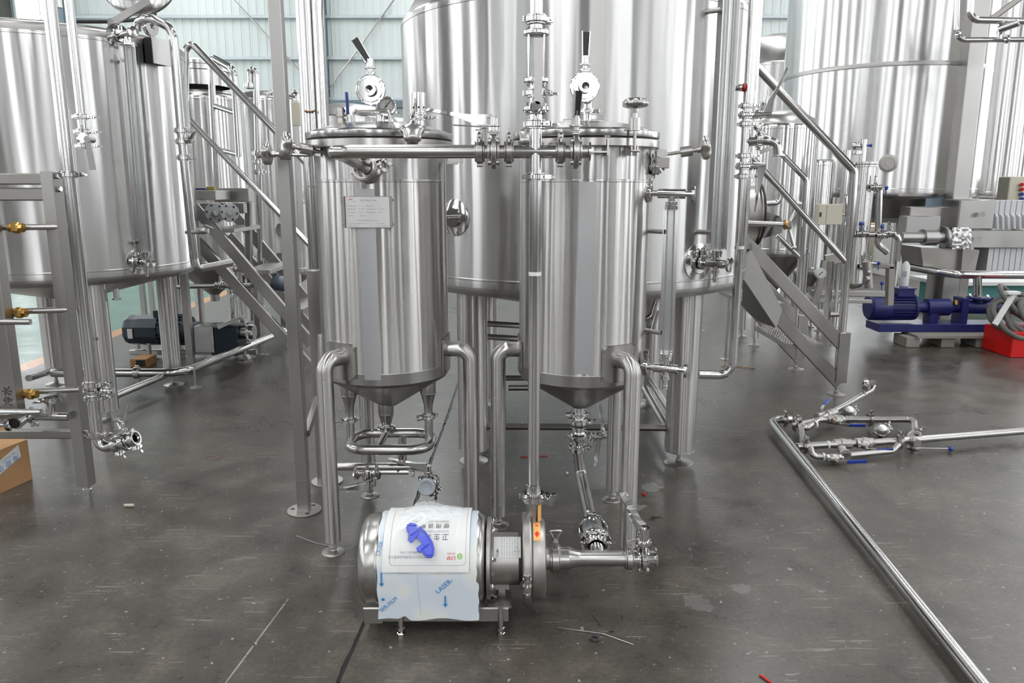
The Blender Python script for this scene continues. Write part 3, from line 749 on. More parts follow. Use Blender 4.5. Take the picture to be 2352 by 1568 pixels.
# right lid hinge and side nozzle
hg = at(1352, 312, 2.80)
mb = MB().obox(at(1395, 338, 2.755), X * .003, Y * .02, Z * .028).obox(at(1357, 300, 2.76), X * .048, Y * .022, Z * .003).obox(at(1357, 320, 2.755), X * .044, Y * .014, Z * .004).obox(at(1360, 349, 2.76), X * .05, Y * .02, Z * .003)
mb.bolt(at(1388, 313, 2.755), X, .009, .02).cyl(at(1330, 318, 2.775), at(1392, 318, 2.775), .006)
mb.build('lid_hinge', M_SATIN, ftr)
MB().beam(at(1293, 279, 3.0), at(1385, 279, 3.0), .02, .016, Z).build('lid_bar', M_SATIN, lidR)
MB().obox(cyl_pt(FR, .28, 1.35, 1.49), X * .035, Y * .022, Z * .02).build('side_bracket', M_FLAT, ftr)
s0 = cyl_pt(FR, RB - .01, 1.3, 1.475)
so = MB().tube([s0, s0 + X * .035, s0 + X * .05 - Z * .02], .018, bend=.02, n=18).build('side_nozzle', M_POL, ftr)
clamp(so, s0 + X * .022, X, .02, Z, .014)
# level gauge on the right tank
uy = 2.86
ax_ = V((.93, -.30, -.02))
uo, uc = gauge_valve(ftr, at(1478, 443, 2.93), ax_, -Z, down=False, L_=.18)
lo, lc = gauge_valve(ftr, at(1470, 840, 2.91), ax_, Z, down=True, L_=.17)
ta = V((uc.x, uc.y, uc.z - .06)); tb = V((lc.x, lc.y, lc.z + .06))
scale_tube(ftr, tb, ta, .055, facing=(-.2, -1, 0))
for py in (532, 764):
    zz = at(1500, py, 2.9).z; fx = lc.x + (uc.x - lc.x) * (zz - lc.z) / (uc.z - lc.z)
    standoff(ftr, cyl_pt(FR, RB - .005, 1.35, zz), V((fx - .02, uc.y + (lc.y - uc.y) * .5 + .01, zz)), .009)
# left tank: three conical outlets into the ring pipe
zr = .383; ra, rb_ = 2.885, 3.10
cx0, cx1 = at(803, 1030, 2.9).x - .01, at(983, 1030, 2.9).x
ring = [V((cx0, ra, zr)), V((cx1, ra, zr)), V((cx1, rb_, zr)), V((cx0, rb_, zr))]
mb = MB().tube(ring, .0205, bend=.075, n=22, closed=True, seg=9)
ring_o = None
outs = [(V((at(803, 940, 2.99).x, 2.99, 0)), .625), (V((FL.x - .01, 3.03, 0)), .535), (V((at(984, 940, 2.99).x, 2.99, 0)), .635)]
x0, x1 = outs[0][0].x, outs[2][0].x
for (p, zt), zc in zip(outs, (.475, .43, .49)):
    if p is outs[1][0]: mb.tube([p + Z * (zc), p + Z * (zc - .03), p - Y * .04 + Z * (zr + .03), V((p.x - .01, ra + .0, zr + .01))], .014, n=16)
    else: mb.tube([p + Z * zc, p + Z * zr, ], .0165, n=18)
mb.cyl((cx0 + .19, rb_, zr), (cx0 + .19, rb_, .26), .0175, n=18)
man = mb.build('ring_manifold', M_SATIN, ftl)
for (p, zt), zc in zip(outs, (.475, .43, .49)):
    o = MB().lathe(p, Z, [(.033, zt + .03), (.0315, zt - .045), (.030, zt - .05), (.0175, zt - .10), (.0165, zc), (.0165, zc - .002)], 26).ring(p + Z * (zt - .046), Z, .031, .0325, .003, 26).build('outlet_reducer', M_SATIN, ftl)
    clamp(o, p + Z * zc, Z, .018, (-X if p.x < FL.x + .1 else -X - Y * .4), .015)
# drain line below the ring: cross pipe, butterfly valve, capped valve
dz = .262; dy = 3.02
d0, d1 = at(772, 1083, dy), at(962, 1083, dy); d0.z = d1.z = dz
mb = MB().cyl(d0, d1, .0165, n=20).tube([V((cx0 + .19, rb_, .30)), V((cx0 + .19, dy, dz + .01))], .0165, n=18)
mb.tube([d0, d0 - X * .05, d0 - X * .05 + Z * .55 + Y * .06], .0165, n=18, bend=.04)
dr = mb.build('drain_pipe', M_SATIN, ftl)
butterfly(ftl, at(846, 1085, dy), X, .0165, -Z + Y * .1, -X, L_=.02, dark=False, rb=.036, w=.026)
flatlever(dr, at(848, 1106, dy - .01), -Z, -X, .14, w0=.012, w1=.025, sl=.03, rh=.012, bend=.01)
flatlever(dr, at(984, 1085, dy - .05), Z, V((-1, .25, 0)), .17, w0=.014, w1=.024, sl=.03, rh=.012)
for px in (820, 868): clamp(dr, at(px, 1084, dy), X, .018, Z - Y, .014)
dr2 = MB().cyl(at(868, 1083, dy), at(950, 1083, dy), .012, n=18).bolt(at(940, 1084, dy), X, .022, .02).cyl(at(915, 1083, dy), at(915, 1066, dy), .012, n=14).build('drain_tee', M_POL, ftl)
vb = at(983, 1106, dy - .03)
vo = MB().ball(vb, .036, 24).cyl(vb, vb - Y * .045, .03, n=28).ring(vb - Y * .045, Y, .02, .036, .008).cyl(vb, vb + X * .045, .02, n=20).build('ball_valve', M_POL, ftl)
MB().lathe(vb - Y * .048, -Y, [(.036, 0), (.0365, .012), (.033, .015), (.024, .013), (.021, .008), (0.001, .007)], 32).build('end_cap', M_CAPW, vo)
clamp(vo, vb + X * .03, X, .02, -Z, .014)
clamp(vo, vb + X * .004 - Y * .02, Y, .034, X * .7 - Z * .5, .012, over=.007)

# right tank: bottom outlet, valve, pipe running forward to the pump suction with a sight glass
P0 = V((.272, 3.0, 0))
mb = MB().lathe(P0, Z, [(.026, .53), (.026, .50), (.024, .42)], 24)
so = MB().tube([P0 + Z * .525, P0 + Z * .485], .0255, n=24).build('bottom_outlet', M_POL, ftr)
zc1, zv, zc2 = at(1330, 967, 3.0).z, at(1330, 1001, 3.0).z, at(1332, 1030, 3.0).z
clamp(so, P0 + Z * .495, Z, .03, -X, .01, nut=False, over=.008)
clamp(so, P0 + Z * zc1, Z, .026, V((1, -.3, 0)), .018)
butterfly(ftr, P0 + Z * zv, Z, .0255, V((1, -.1, .0)), V((-.1, -.1, -1)), L_=.12, dark=False, rb=.045, w=.026)
clamp(so, P0 + Z * zc2, Z, .026, V((.9, .4, 0)), .018)
flatlever(so, at(1385, 995, 2.98), Z, V((-.15, .2, 1)), .11, w0=.012, w1=.024, sl=.02, rh=.011)
MB().cyl(at(1350, 1000, 3.0), at(1392, 1000, 3.0), .0125, n=16).build('side_branch', M_SATIN, ftr)
MB().cyl(P0 + Z * zc1, P0 + Z * .50, .0235, n=24).build('outlet_stub', M_POL, ftr)
kne = at(1334, 1090, 3.0)
PUMPY = 2.34; AXZ = at(1380, 1293, PUMPY).z
sgp = at(1365, 1232, PUMPY + .13)
tend = at(1374, 1284, PUMPY)
dirn = (sgp - kne).normalized()
suct = MB().tube([P0 + Z * zc2, kne, sgp - dirn * .06], .024, bend=.03, n=24, seg=8).build('suction_pipe', M_SATIN, ftr)
clamp(suct, sgp - dirn * .07, dirn, .026, Z + X * .3, .018)
sg = MB()
for s in (-1, 1): sg.ring(sgp + dirn * s * .042, dirn, .022, .054, .012, 36)
u, q, a = frame(dirn, Z)
for k in range(4):
    c = sgp + (u * math.cos(k * math.pi / 2) + q * math.sin(k * math.pi / 2)) * .047
    sg.cyl(c - dirn * .055, c + dirn * .055, .0035, n=10).bolt(c + dirn * .048, dirn, .007, .007).bolt(c - dirn * .048, -dirn, .007, .007)
sgo = sg.build('sight_glass_frame', M_POL, ftr)
MB().cyl(sgp - dirn * .04, sgp + dirn * .04, .036, n=30, cap=False).cyl(sgp - dirn * .04, sgp + dirn * .04, .032, n=30, cap=False).build('sight_glass', M_GLASS, sgo)
clamp(sgo, sgp + dirn * .06, dirn, .028, Z + X * .5, .018)
MB().cyl(sgp + dirn * .05, tend, .026, n=24).build('suction_stub', M_POL, sgo)
# ---------------------------------------------------------------- transfer pipe that joins both tanks and drops to the pump
PY = 2.36
hz_ = at(1230, 348, PY).z; vx = at(1230, 348, PY).x
tp = thing('transfer_pipe', V((vx, PY, 0)), 'horizontal and vertical steel transfer pipe joined in a cross before the tanks', 'pipe')
xl = at(757, 348, PY).x; xr = at(1356, 350, PY).x
hp = MB().tube([at(842, 388, 2.80), at(790, 358, 2.58), V((xl + .005, PY + .03, hz_)), V((xl + .05, PY, hz_)), V((at(1100, 348, PY).x, PY, hz_))], .020, bend=.03, n=28, seg=8)
hp.build('horizontal_pipe', M_SATIN, tp)
nzc = at(840, 390, 2.79); nd = (at(842, 388, 2.80) - at(790, 358, 2.58)).normalized()
nd = V((.25, 1, -.25)).normalized()
no = MB().cyl(nzc, V((nzc.x + .02, 2.84, nzc.z - .02)), .04, .05, n=32).build('nozzle', M_SATIN, ftl)
c1 = clamp(no, at(838, 385, 2.76), nd, .036, V((.9, .2, .2)), .02, m=M_SATIN)
clamp(no, at(852, 383, 2.79), nd, .033, V((.9, .2, .5)), .018, m=M_SATIN)
zt = 3.0
cr = MB().cyl((at(1169, 348, PY).x, PY, hz_), (at(1287, 348, PY).x, PY, hz_), .0195, n=28)
cr.cyl((vx, PY, at(1230, 400, PY).z), (vx, PY, at(1230, 290, PY).z), .019, n=28).build('pipe_cross', M_PIPE, tp)
for px in (1102, 1169, 1287): clamp(tp, V((at(px, 348, PY).x, PY, hz_)), X, .0205, Z, .020, m=M_SATIN, over=.016)
butterfly(tp, V((at(1134, 348, PY).x, PY, hz_)), X, .019, Z, -X, L_=.02, dark=False, rb=.051, w=.026, m=M_SATIN)
flatlever(tp, V((at(1134, 348, PY).x, PY, hz_ + .066)), Z, V((-1, -.05, 0)), .20, w0=.012, w1=.026, sl=.032, rh=.0125, bend=.03)
vR = V((at(1322, 348, PY).x, PY, hz_))
butterfly(tp, vR, X, .019, Z, V((.05, -.1, 1)), L_=.085, dark=True, rb=.051, w=.026, open_dir=-Y + X * .2, m=M_SATIN, lw=.024)
MB().lathe(vR + X * .02, X, [(.019, -.01), (.019, .015), (.028, .018), (.028, .024), (.017, .024), (.017, 0)], 28).build('end_ferrule', M_POL, tp)
vbot = at(1236, 1150, PY)
bp = MB().cyl((vx, PY, at(1230, 1110, PY).z), (vx, PY, at(1230, 408, PY).z), .019, n=28)
z1_ = at(1235, 1112, PY).z; z2_ = at(1235, 1140, PY).z
bp.lathe((vx, PY, 0), Z, [(.019, z1_), (.0265, z2_ + .01), (.0265, z2_)], 28).ring((vx, PY, z1_), Z, .018, .0205, .004)
down = bp.build('vertical_pipe', M_PIPE, tp)
MB().ring((vx, PY, at(1230, 628, PY).z), Z, .0188, .0196, .012, 24).build('tape_band', M_WHITE, down)
clamp(tp, V((vx, PY, at(1230, 406, PY).z)), Z, .02, X - Y * .2, .016)
clamp(tp, V((vx, PY, z2_)), Z, .028, V((.9, -.25, .05)), .02)
clamp(tp, V((vx, PY, at(1230, 285, PY).z)), Z, .02, V((.9, -.5, 0)), .018)
vz = at(1230, 250, PY).z
butterfly(tp, V((vx, PY, vz)), Z, .019, -Y, Z, L_=.02, dark=False, rb=.040, w=.022)
lv = MB().cyl((vx + .004, PY - .055, vz + .012), (vx + .004, PY - .088, vz + .012), .0155, n=28).cyl((vx + .004, PY - .088, vz + .012), (vx + .004, PY - .092, vz + .012), .008, n=18)
lv.rings([[V((vx + .004 + s * w, PY - .085 - e, z)) for s, e in ((-1, 0), (1, 0), (1, .005), (-1, .005))] for z, w in ((vz + .008, .013), (vz + .06, .0115), (at(1240, 88, PY - .08).z, .0135))])
lo = lv.build('pull_handle', M_FLATL, tp)
lv = MB().lathe((vx + .004, PY - .05, vz + .012), -Y, [(.02, 0), (.02, .012), (.017, .014)], 8, cap=True).build('notch_plate', M_POL, lo)
clamp(tp, V((vx, PY, at(1228, 214, PY).z)), Z, .02, V((.9, -.3, 0)), .016)
za, zb3 = at(1228, 76, PY).z, at(1228, 185, PY).z
sg = MB()
for z in (za, zb3): sg.ring((vx, PY, z), Z, .02, .038, .013, 36)
for k in range(4):
    a = math.pi / 4 + k * math.pi / 2; c = V((vx + .031 * math.cos(a), PY + .031 * math.sin(a), 0))
    sg.cyl(c + Z * (zb3 - .014), c + Z * (za + .012), .003, n=8).bolt(c + Z * (zb3 - .013), Z, .006, .006).bolt(c + Z * (za + .007), Z, .006, .006)
sgo2 = sg.build('sight_glass_frame', M_POL, tp)
MB().cyl((vx, PY, zb3), (vx, PY, za), .025, n=28, cap=False).cyl((vx, PY, zb3), (vx, PY, za), .022, n=28, cap=False).build('sight_glass', M_GLASS, sgo2)
clamp(tp, V((vx, PY, at(1228, 45, PY).z)), Z, .02, V((.9, .3, 0)), .018)
MB().cyl((vx, PY, at(1228, 52, PY).z), (vx, PY, 3.2), .019, n=28).build('riser', M_PIPE, tp)
MB().cyl((vx, PY, zb3 - .01), (vx, PY, vz + .01), .019, n=24).cyl((vx, PY, vz - .01), (vx, PY, at(1228, 295, PY).z), .019, n=24).cyl((vx, PY, za), (vx, PY, at(1228, 45, PY).z), .019, n=24).build('spool', M_PIPE, tp)

# ---------------------------------------------------------------- centrifugal pump on the floor
AZ = .199; R0 = .150; xa, xb = -.493, -.083
pu = thing('centrifugal_pump', V((-.2, PUMPY, 0)), 'stainless centrifugal pump with round motor housing lying on the floor', 'pump')
O = V((0, PUMPY, AZ))
MB().lathe(O, X, [(.06, xa), (.115, xa + .003), (.138, xa + .012), (.149, xa + .035), (R0, xa + .06), (R0 + .002, xa + .062), (R0 + .002, xa + .07), (R0, xa + .072), (R0, xb - .05), (.148, xb - .022), (.136, xb - .006), (.11, xb), (.05, xb)], 72, cap=True, hint=Z).build('motor_housing', M_SATIN, pu, ang=50)
xf = xb + .004
fl = MB().ring(O + X * (xf + .004), X, .06, .135, .014, 64)
flo = fl.build('motor_flange', M_CAST, pu)
bt = MB()
for k in range(8):
    a = k * math.pi / 4 + .35; c = O + V((xf + .011, .12 * math.cos(a), .12 * math.sin(a)))
    MB().bolt(c, X, .0095, .009).cyl(c + X * .008, c + X * .018, .0055, n=12).build('bolt', M_POL, flo)
xc = at(1200, 1290, PUMPY - .08).x
MB().lathe(O, X, [(.07, xf + .01), (.084, xf + .012), (.084, xc - .012), (.07, xc)], 56, cap=True).build('lantern', M_CAST, pu)
xd = at(1253, 1290, PUMPY - .05).x
MB().lathe(O, X, [(.06, xc + .008), (.128, xc + .01), (.128, xc + .03), (.132, xc + .034), (.132, xd - .014), (.127, xd - .004), (.118, xd), (.05, xd + .002)], 64, cap=True).build('pump_casing', M_CAST, pu)
cl = MB().ring(O + X * (xc + .014), X, .122, .150, .027, 72)
clo = cl.build('casing_clamp', M_CAST, pu)
az_ = math.radians(52); cdir = V((0, -math.sin(az_ + .25), -math.cos(az_ + .25) + .35)).normalized()
cb = O + X * (xc + .014) + cdir * .152
tdir = cdir.cross(X).normalized(); tdir = -tdir if tdir.z < 0 else tdir
nb = MB()
for s in (-1, 1): nb.cyl(cb + tdir * (s * .012 - .006), cb + tdir * (s * .012 + .006), .0145, n=24)
nb.cyl(cb - tdir * .045, cb + tdir * .034, .0065, n=14).lathe(cb + tdir * .02, tdir, [(.0095, 0), (.011, .002), (.011, .012), (.006, .013), (.005, .006)], 20, cap=True).bolt(cb - tdir * .034, -tdir, .011, .009)
nb.build('clamp_bolt', M_POL, clo)
# suction line
ax0 = V((0, PUMPY, AZ)); xs = xd
stub = MB().lathe(ax0, X, [(.046, xs - .002), (.038, xs + .004), (.036, xs + .02), (.036, at(1268, 1290, PUMPY).x)], 36).build('suction_nozzle', M_CAST, pu)
x1_ = at(1275, 1290, PUMPY).x
clamp(pu, V((x1_, PUMPY, AZ)), X, .037, Z, .024, nut=False, over=.012, m=M_SATIN)
wx = V((x1_, PUMPY - .01, AZ + .052))
wn = MB().cyl(wx - Z * .02, wx + Z * .03, .004, n=10).lathe(wx, Z, [(.011, -.006), (.009, .012), (.013, .018)], 8, cap=True)
for s in (-1, 1): wn.tube([wx + Z * .012, wx + Z * .05 + X * s * .021, wx + Z * .052], .0035, bend=.004, n=8)
wn.build('wing_nut', M_SATIN, pu)
x2 = at(1306, 1290, PUMPY).x; x3 = at(1326, 1290, PUMPY).x; x4 = at(1440, 1290, PUMPY).x
sl = MB().lathe(ax0, X, [(.037, x1_ + .004), (.037, x2), (.0275, x3), (.0255, x3 + .01), (.0255, x4)], 36).build('suction_pipe', M_SATIN, pu, ang=15)
clamp(pu, V((x4 + .006, PUMPY, AZ)), X, .026, Z + Y * .2, .02, m=M_SATIN)
x5 = at(1476, 1290, PUMPY).x
butterfly(pu, V((x5, PUMPY, AZ)), X, .0255, Z, -X, L_=.02, dark=False, rb=.047, w=.026)
flatlever(pu, V((x5, PUMPY - .005, AZ + .062)), Z, V((-.28, .95, .1)), .17, w0=.024, w1=.03, sl=.05, rh=.018, bend=.045)
MB().lathe(ax0, X, [(.0255, x5), (.0255, x5 + .035), (.036, x5 + .038), (.036, x5 + .045), (.024, x5 + .045), (.023, x5 + .01)], 32).build('end_ferrule', M_POL, pu)
# discharge neck on top of the casing, up to the transfer pipe clamp
MB().lathe((vx, PY, 0), Z, [(.0205, AZ + .12), (.0205, z2_ - .07), (.0265, z2_ - .012), (.0265, z2_ - .004)], 28).build('discharge_neck', M_CAST, pu)
# stand
st = MB().beam((xa + .02, PUMPY - .105, .065), (at(1168, 1405, 2.2).x, PUMPY - .105, .065), .03, .05, Z).beam((xa + .02, PUMPY + .105, .065), (at(1168, 1405, 2.2).x, PUMPY + .105, .065), .03, .05, Z)
st.obox((xb + .055, PUMPY, .087), X * .026, Y * .11, Z * .004).obox((xa + .05, PUMPY, .055), X * .03, Y * .12, Z * .02)
st.obox((xb + .05, PUMPY, .107), X * .012, Y * .02, Z * .022).obox((xb + .045, PUMPY, .126), X * .03, Y * .05, Z * .012)
st.build('base_frame', M_CAST, pu)
for px in (921, 1150):
    for s in (-1, 1):
        x = at(px, 1440, PUMPY - .13).x; y = PUMPY + s * .128
        lg = MB().cyl((x, y, .032), (x, y, .105), .0085, n=18).bolt((x, y, .018), Z, .013, .012).bolt((x, y, 0), Z, .014, .011).cyl((x, y, .0), (x, y, .04), .006, n=12)
        if px == 921: lg.bolt((x, y + .0, .10), V((0, s, 0)) if 0 else -Y, .011, .012).cyl((x, y - .008, .1), (x, y + .012, .1), .015, n=20)
        lg.build('foot', M_POL, pu)
# maker's plate on the lantern
def lan(u, v, off=0.0):   # u along X, v angle arc length around lantern from its top towards the camera
    r = .0845 + off; f = v / .084
    return V((u, PUMPY - r * math.sin(f), AZ + r * math.cos(f)))
lx0, lx1 = xf + .02, xc - .005
mb = MB().sheet(lambda u, v, t: lan(lx0 + (lx1 - lx0) * (1 - u), .015 + .075 * v, t), 3, 12, .0008)
pl = mb.build('maker_plate', M_WHITE, pu)
lettering([('LYSF', .0105, .012, 0, 0, 'CENTER', .0002), ('\u56db\u65b9', .006, .022, 0, 0)], lambda u, v: lan(lx0 + .012 + v, .088 - (u - .0), .0013), 'maker_mark', M_INK, pl)
lns = []
for i in range(7): lns.append(('Stainless pump %s' % ('3kW 380V 50Hz', 'Q 10 m3/h', 'H 24 m  2900', 'No. 210609', 'IP55 F class', 'Weight 32 kg', 'Made in China')[i], .0048, .005, .0))
mb = MB()
for i, (t, s_, u0, v0) in enumerate(lns):
    vs, fs = text_geo(t, s_, 'LEFT'); mb.add([lan(lx0 + .026 + i * .0085 + p.y, .085 - p.x * 1.25, .0013) for p in vs], fs)
tri = [(0, .011), (-.010, -.007), (.010, -.007)]
for i in range(3):
    a, b = tri[i], tri[(i + 1) % 3]
    for k in range(6):
        p = (a[0] + (b[0] - a[0]) * k / 6, a[1] + (b[1] - a[1]) * k / 6); q = (a[0] + (b[0] - a[0]) * (k + 1) / 6, a[1] + (b[1] - a[1]) * (k + 1) / 6)
        mb.add([lan(lx1 - .013 + p[0], .065 - p[1], .0013), lan(lx1 - .013 + q[0], .065 - q[1], .0013), lan(lx1 - .013 + q[0] * .85, .065 - q[1] * .85, .0013), lan(lx1 - .013 + p[0] * .85, .065 - p[1] * .85, .0013)], [(0, 1, 2, 3)])
mb.build('plate_lettering', M_GREYINK, pl)
# flow arrow sticker on the casing rim
def cas(x, v, off=.0):
    r = .1325 + off; f = v / r; return V((x, PUMPY - r * math.sin(f), AZ + r * math.cos(f)))
sx = (xc + .034 + xd - .014) / 2 - .001
mb = MB().sheet(lambda u, v, t: cas(sx + .0115 * (1 - 2 * u), .012 + .078 * v, t), 2, 10, .0006); stk = mb.build('flow_sticker', M_ORANGE, pu)
mb = MB()
ar = [(-.0042, .028), (.0042, .028), (.0042, .064), (-.0042, .064)]
mb.add([cas(sx + a, b_, .0013) for a, b_ in ar], [(3, 2, 1, 0)]); mb.add([cas(sx - .009, .064, .0013), cas(sx + .009, .064, .0013), cas(sx, .080, .0013)], [(0, 2, 1)])
mb.build('red_arrow', M_REDINK, stk)
lettering([('\u51fa\u53e3\u65b9\u5411', .0045, 0, .020), ('OUTLET', .003, 0, .0255)], lambda u, v: cas(sx + u, .040 - v, .0013), 'sticker_lettering', M_REDINK, stk)
lettering([('\u65cb\u8f6c\u65b9\u5411', .006, 0, 0, math.pi / 2)], lambda u, v: cas(sx + u, .046 - v, .0018), 'arrow_lettering', M_ORANGE, stk)
mb = MB().sheet(lambda u, v, t: V((vx + (.0275 + t) * math.sin(.5 + u * .6), PY - (.0275 + t) * math.cos(.5 + u * .6), z2_ - .08 + v * .06)), 4, 3, .0005)
mb.build('neck_sticker', M_ORANGE, pu)

# ---------------------------------------------------------------- protective film, manual, bag and spanner lying over the motor
def wrap(x, s, off=0.0):
    # s: arc length from the top of the housing towards the camera, hanging straight below its widest point
    q = R0 * math.pi / 2; r = R0 + .002 + off
    if s <= q: a = s / R0; return V((x, PUMPY - r * math.sin(a), AZ + r * math.cos(a)))
    return V((x, PUMPY - r, AZ - (s - q)))
fx0, fx1 = -.420, -.110
def film(u, v, t):
    s = -.09 + v * (.09 + R0 * math.pi / 2 + .128)
    x = fx0 + (fx1 - fx0) * u
    if u < .01: x += .006 * v - .004 + .002 * math.sin(v * 30)
    if u > .99: x += .0015 * math.sin(v * 60) + (.006 if v > .72 else 0)
    w = .0012 * math.sin(u * 9 + v * 5) + .0012 * noise.noise(V((u * 4, v * 4, 0)))
    if v > .965:
        k = (v - .965) / .035
        cut = .014 * max(0, 1 - abs(u - .27) / .06) + .004 * math.sin(u * 12) 
        s -= cut * k
    return wrap(x, s, t + .001 + max(w, -.0008))
ps = MB().sheet(film, 40, 60, .0012).build('film_sheet', M_FILM, None, loc=(-.26, PUMPY, AZ))
tag(ps, 'pale blue-white protective film sheet draped over the pump motor housing', 'film')
bf = lambda x, s: wrap(x, s, .0052)
s2 = R0 * math.pi / 2
mb = MB()
def arrowdn(x, s0, s1, w=.0022, hw=.0075):
    n = 4
    for k in range(n):
        a, b = s0 + (s1 - s0 - .012) * k / n, s0 + (s1 - s0 - .012) * (k + 1) / n
        mb.add([bf(x - w, a), bf(x + w, a), bf(x + w, b), bf(x - w, b)], [(3, 2, 1, 0)])
    mb.add([bf(x - hw, s1 - .012), bf(x + hw, s1 - .012), bf(x, s1)], [(2, 1, 0)])
arrowdn(-.405, s2 - .03, s2 + .015); arrowdn(-.208, s2 + .045, s2 + .085)
mb.add([bf(-.402 + .005 * math.cos(a), s2 + .058 + .005 * math.sin(a)) for a in [k * math.pi / 6 for k in range(12)]], [tuple(range(12))])
mb.build('film_arrows', M_BLUEINK, ps)
for k in range(60):
    if k == 0: dsh = MB()
    s = s2 - .03 + k * .0028; x = -.295 + .012 * k / 60
    if s < s2 + .112: dsh.add([bf(x - .0006, s), bf(x + .0006, s), bf(x + .0006, s + .0014), bf(x - .0006, s + .0014)], [(3, 2, 1, 0)])
dsh.build('dotted_line', M_BLUEINK, ps)
for w_ in (('LASER-', .022, -.210, -(s2 + .012), .72), ('SER-FILM', .018, -.385, -(s2 + .075), .72), ('LASER', .016, -.412, -(s2 - .10), 1.4)): lettering([w_], lambda u, v: wrap(u, -v, .0055), 'film_lettering', M_BLUEINK, ps)
# manual
mx0, mx1 = -.402, -.133; ms0, ms1 = -.085, .203
def bk(x, s, off=0): return wrap(x, s, .008 + off)
def man_(u, v, t): return bk(mx0 + (mx1 - mx0) * u, ms0 + (ms1 - ms0) * v, t)
mo = MB().sheet(man_, 12, 36, .004).build('manual', M_WHITE, None, loc=(-.26, PUMPY, AZ + R0))
tag(mo, 'white instruction manual in plastic lying upside down on the pump motor', 'booklet')
def rr(x0, x1, s0, s1, r, n=6):
    P = []
    for cx, cs, a0 in ((x1 - r, s1 - r, 0), (x0 + r, s1 - r, 90), (x0 + r, s0 + r, 180), (x1 - r, s0 + r, 270)):
        for k in range(n + 1): a = math.radians(a0 + 90 * k / n); P.append((cx + r * math.cos(a), cs + r * math.sin(a)))
    return P
ix0, ix1, is0, is1 = mx0 + .022, mx1 - .010, -.08, .184
fr = MB(); rim = rr(ix0, ix1, is0, is1, .012)
den = []
for i in range(len(rim)):
    a, b = rim[i], rim[(i + 1) % len(rim)]; k = max(1, int(math.hypot(b[0] - a[0], b[1] - a[1]) / .012))
    den += [(a[0] + (b[0] - a[0]) * j / k, a[1] + (b[1] - a[1]) * j / k) for j in range(k)]
for i in range(len(den)):
    a, b = den[i], den[(i + 1) % len(den)]; m0_ = ((ix0 + ix1) / 2, (is0 + is1) / 2)
    sh = lambda p: (p[0] + (m0_[0] - p[0]) * .008, p[1] + (m0_[1] - p[1]) * .008)
    A_, B_ = sh(a), sh(b); fr.add([bk(*a, .0048), bk(*b, .0048), bk(*B_, .0048), bk(*A_, .0048)], [(0, 1, 2, 3)])
fr.build('cover_border', M_GREYINK, mo)
R180 = math.pi
def bfn(u, v): return bk(-u, v, .0052)   # u,v in reading frame turned by 180 degrees
# reading frame: x' = -x, y' = s (up towards the camera side = bottom of page) -> text upside down
def up(u, v): return bk(u, -v, .0052)
lettering([('\u536b \u751f \u79bb \u5fc3 \u6cf5', .0215, -.198, -.103, R180, 'LEFT'), ('\u4f7f \u7528 \u8bf4 \u660e \u4e66', .0195, -.198, -.066, R180, 'LEFT')], up, 'cover_title', M_INK, mo)
lettering([('SANITARY CENTRIFUGAL PUMP', .0095, -.198, -.086, R180, 'LEFT'), ('OPERATION INSTRUCTIONS', .009, -.200, -.050, R180, 'LEFT'),
           ('\u6e29\u5dde\u5e02\u56db\u65b9\u4e0d\u9508\u94a2\u5236\u54c1\u6709\u9650\u516c\u53f8', .0092, -.255, -.160, R180, 'LEFT'), ('SIFANG STAINLESS STEEL', .0085, -.255, -.148, R180, 'LEFT')], up, 'cover_lettering', M_GREYINK, mo)
lettering([('LYSF', .0135, -.189, -.163, R180, 'CENTER', .0003), ('\u56db\u65b9\u6db2\u538b', .0062, -.189, -.151, R180)], up, 'cover_brand', M_REDINK, mo)
lg = MB()
def lseg(a, b, w=.0012):
    d = (b[0] - a[0], b[1] - a[1]); l = math.hypot(*d); nx, ny = -d[1] / l * w, d[0] / l * w
    lg.add([up(a[0] + nx, a[1] + ny), up(b[0] + nx, b[1] + ny), up(b[0] - nx, b[1] - ny), up(a[0] - nx, a[1] - ny)], [(0, 1, 2, 3)])
cx, cy_ = -.162, -.159; k = .0075
octo = [(cx + k * math.cos(a), cy_ + k * math.sin(a)) for a in [math.pi / 8 + i * math.pi / 4 for i in range(8)]]
for i in range(8): lseg(octo[i], octo[(i + 1) % 8])
for s in (-1, 1): lseg((cx + s * .0045, cy_ + .004), (cx + s * .0015, cy_)); lseg((cx + s * .0015, cy_), (cx + s * .0045, cy_ - .004))
lg.build('cover_emblem', M_GREENINK, mo)
# spanner (blue plastic) in the bag
wc = math.radians(33); wn_ = V((0, -math.sin(wc), math.cos(wc))); wp = V((-.27, PUMPY, AZ)) + wn_ * (R0 + .030)
outl = [(490, 310), (500, 275), (520, 262), (545, 260), (600, 275), (640, 300), (690, 352), (730, 405), (758, 455), (774, 520), (770, 575), (750, 602), (720, 607), (690, 598), (660, 570), (645, 548), (625, 552), (600, 540), (592, 512), (620, 492), (650, 472), (625, 435), (596, 400), (575, 415), (570, 432), (545, 455), (520, 445), (512, 425), (524, 395), (515, 365), (496, 340)]
wpts = [onplane(820 + a / 4.355, 1140 + b / 4.355, wp, wn_) for a, b in outl]
cen = sum(wpts, V((0, 0, 0))) / len(wpts)
mb = MB().prism(wpts, -wn_ * .006)
mb.f = [f for f in mb.f]
wr_ = mb.build('spanner', M_WRENCH, None, loc=cen)
tag(wr_, 'blue plastic clamp spanner in a clear bag on top of the manual', 'tool')
rb = MB()
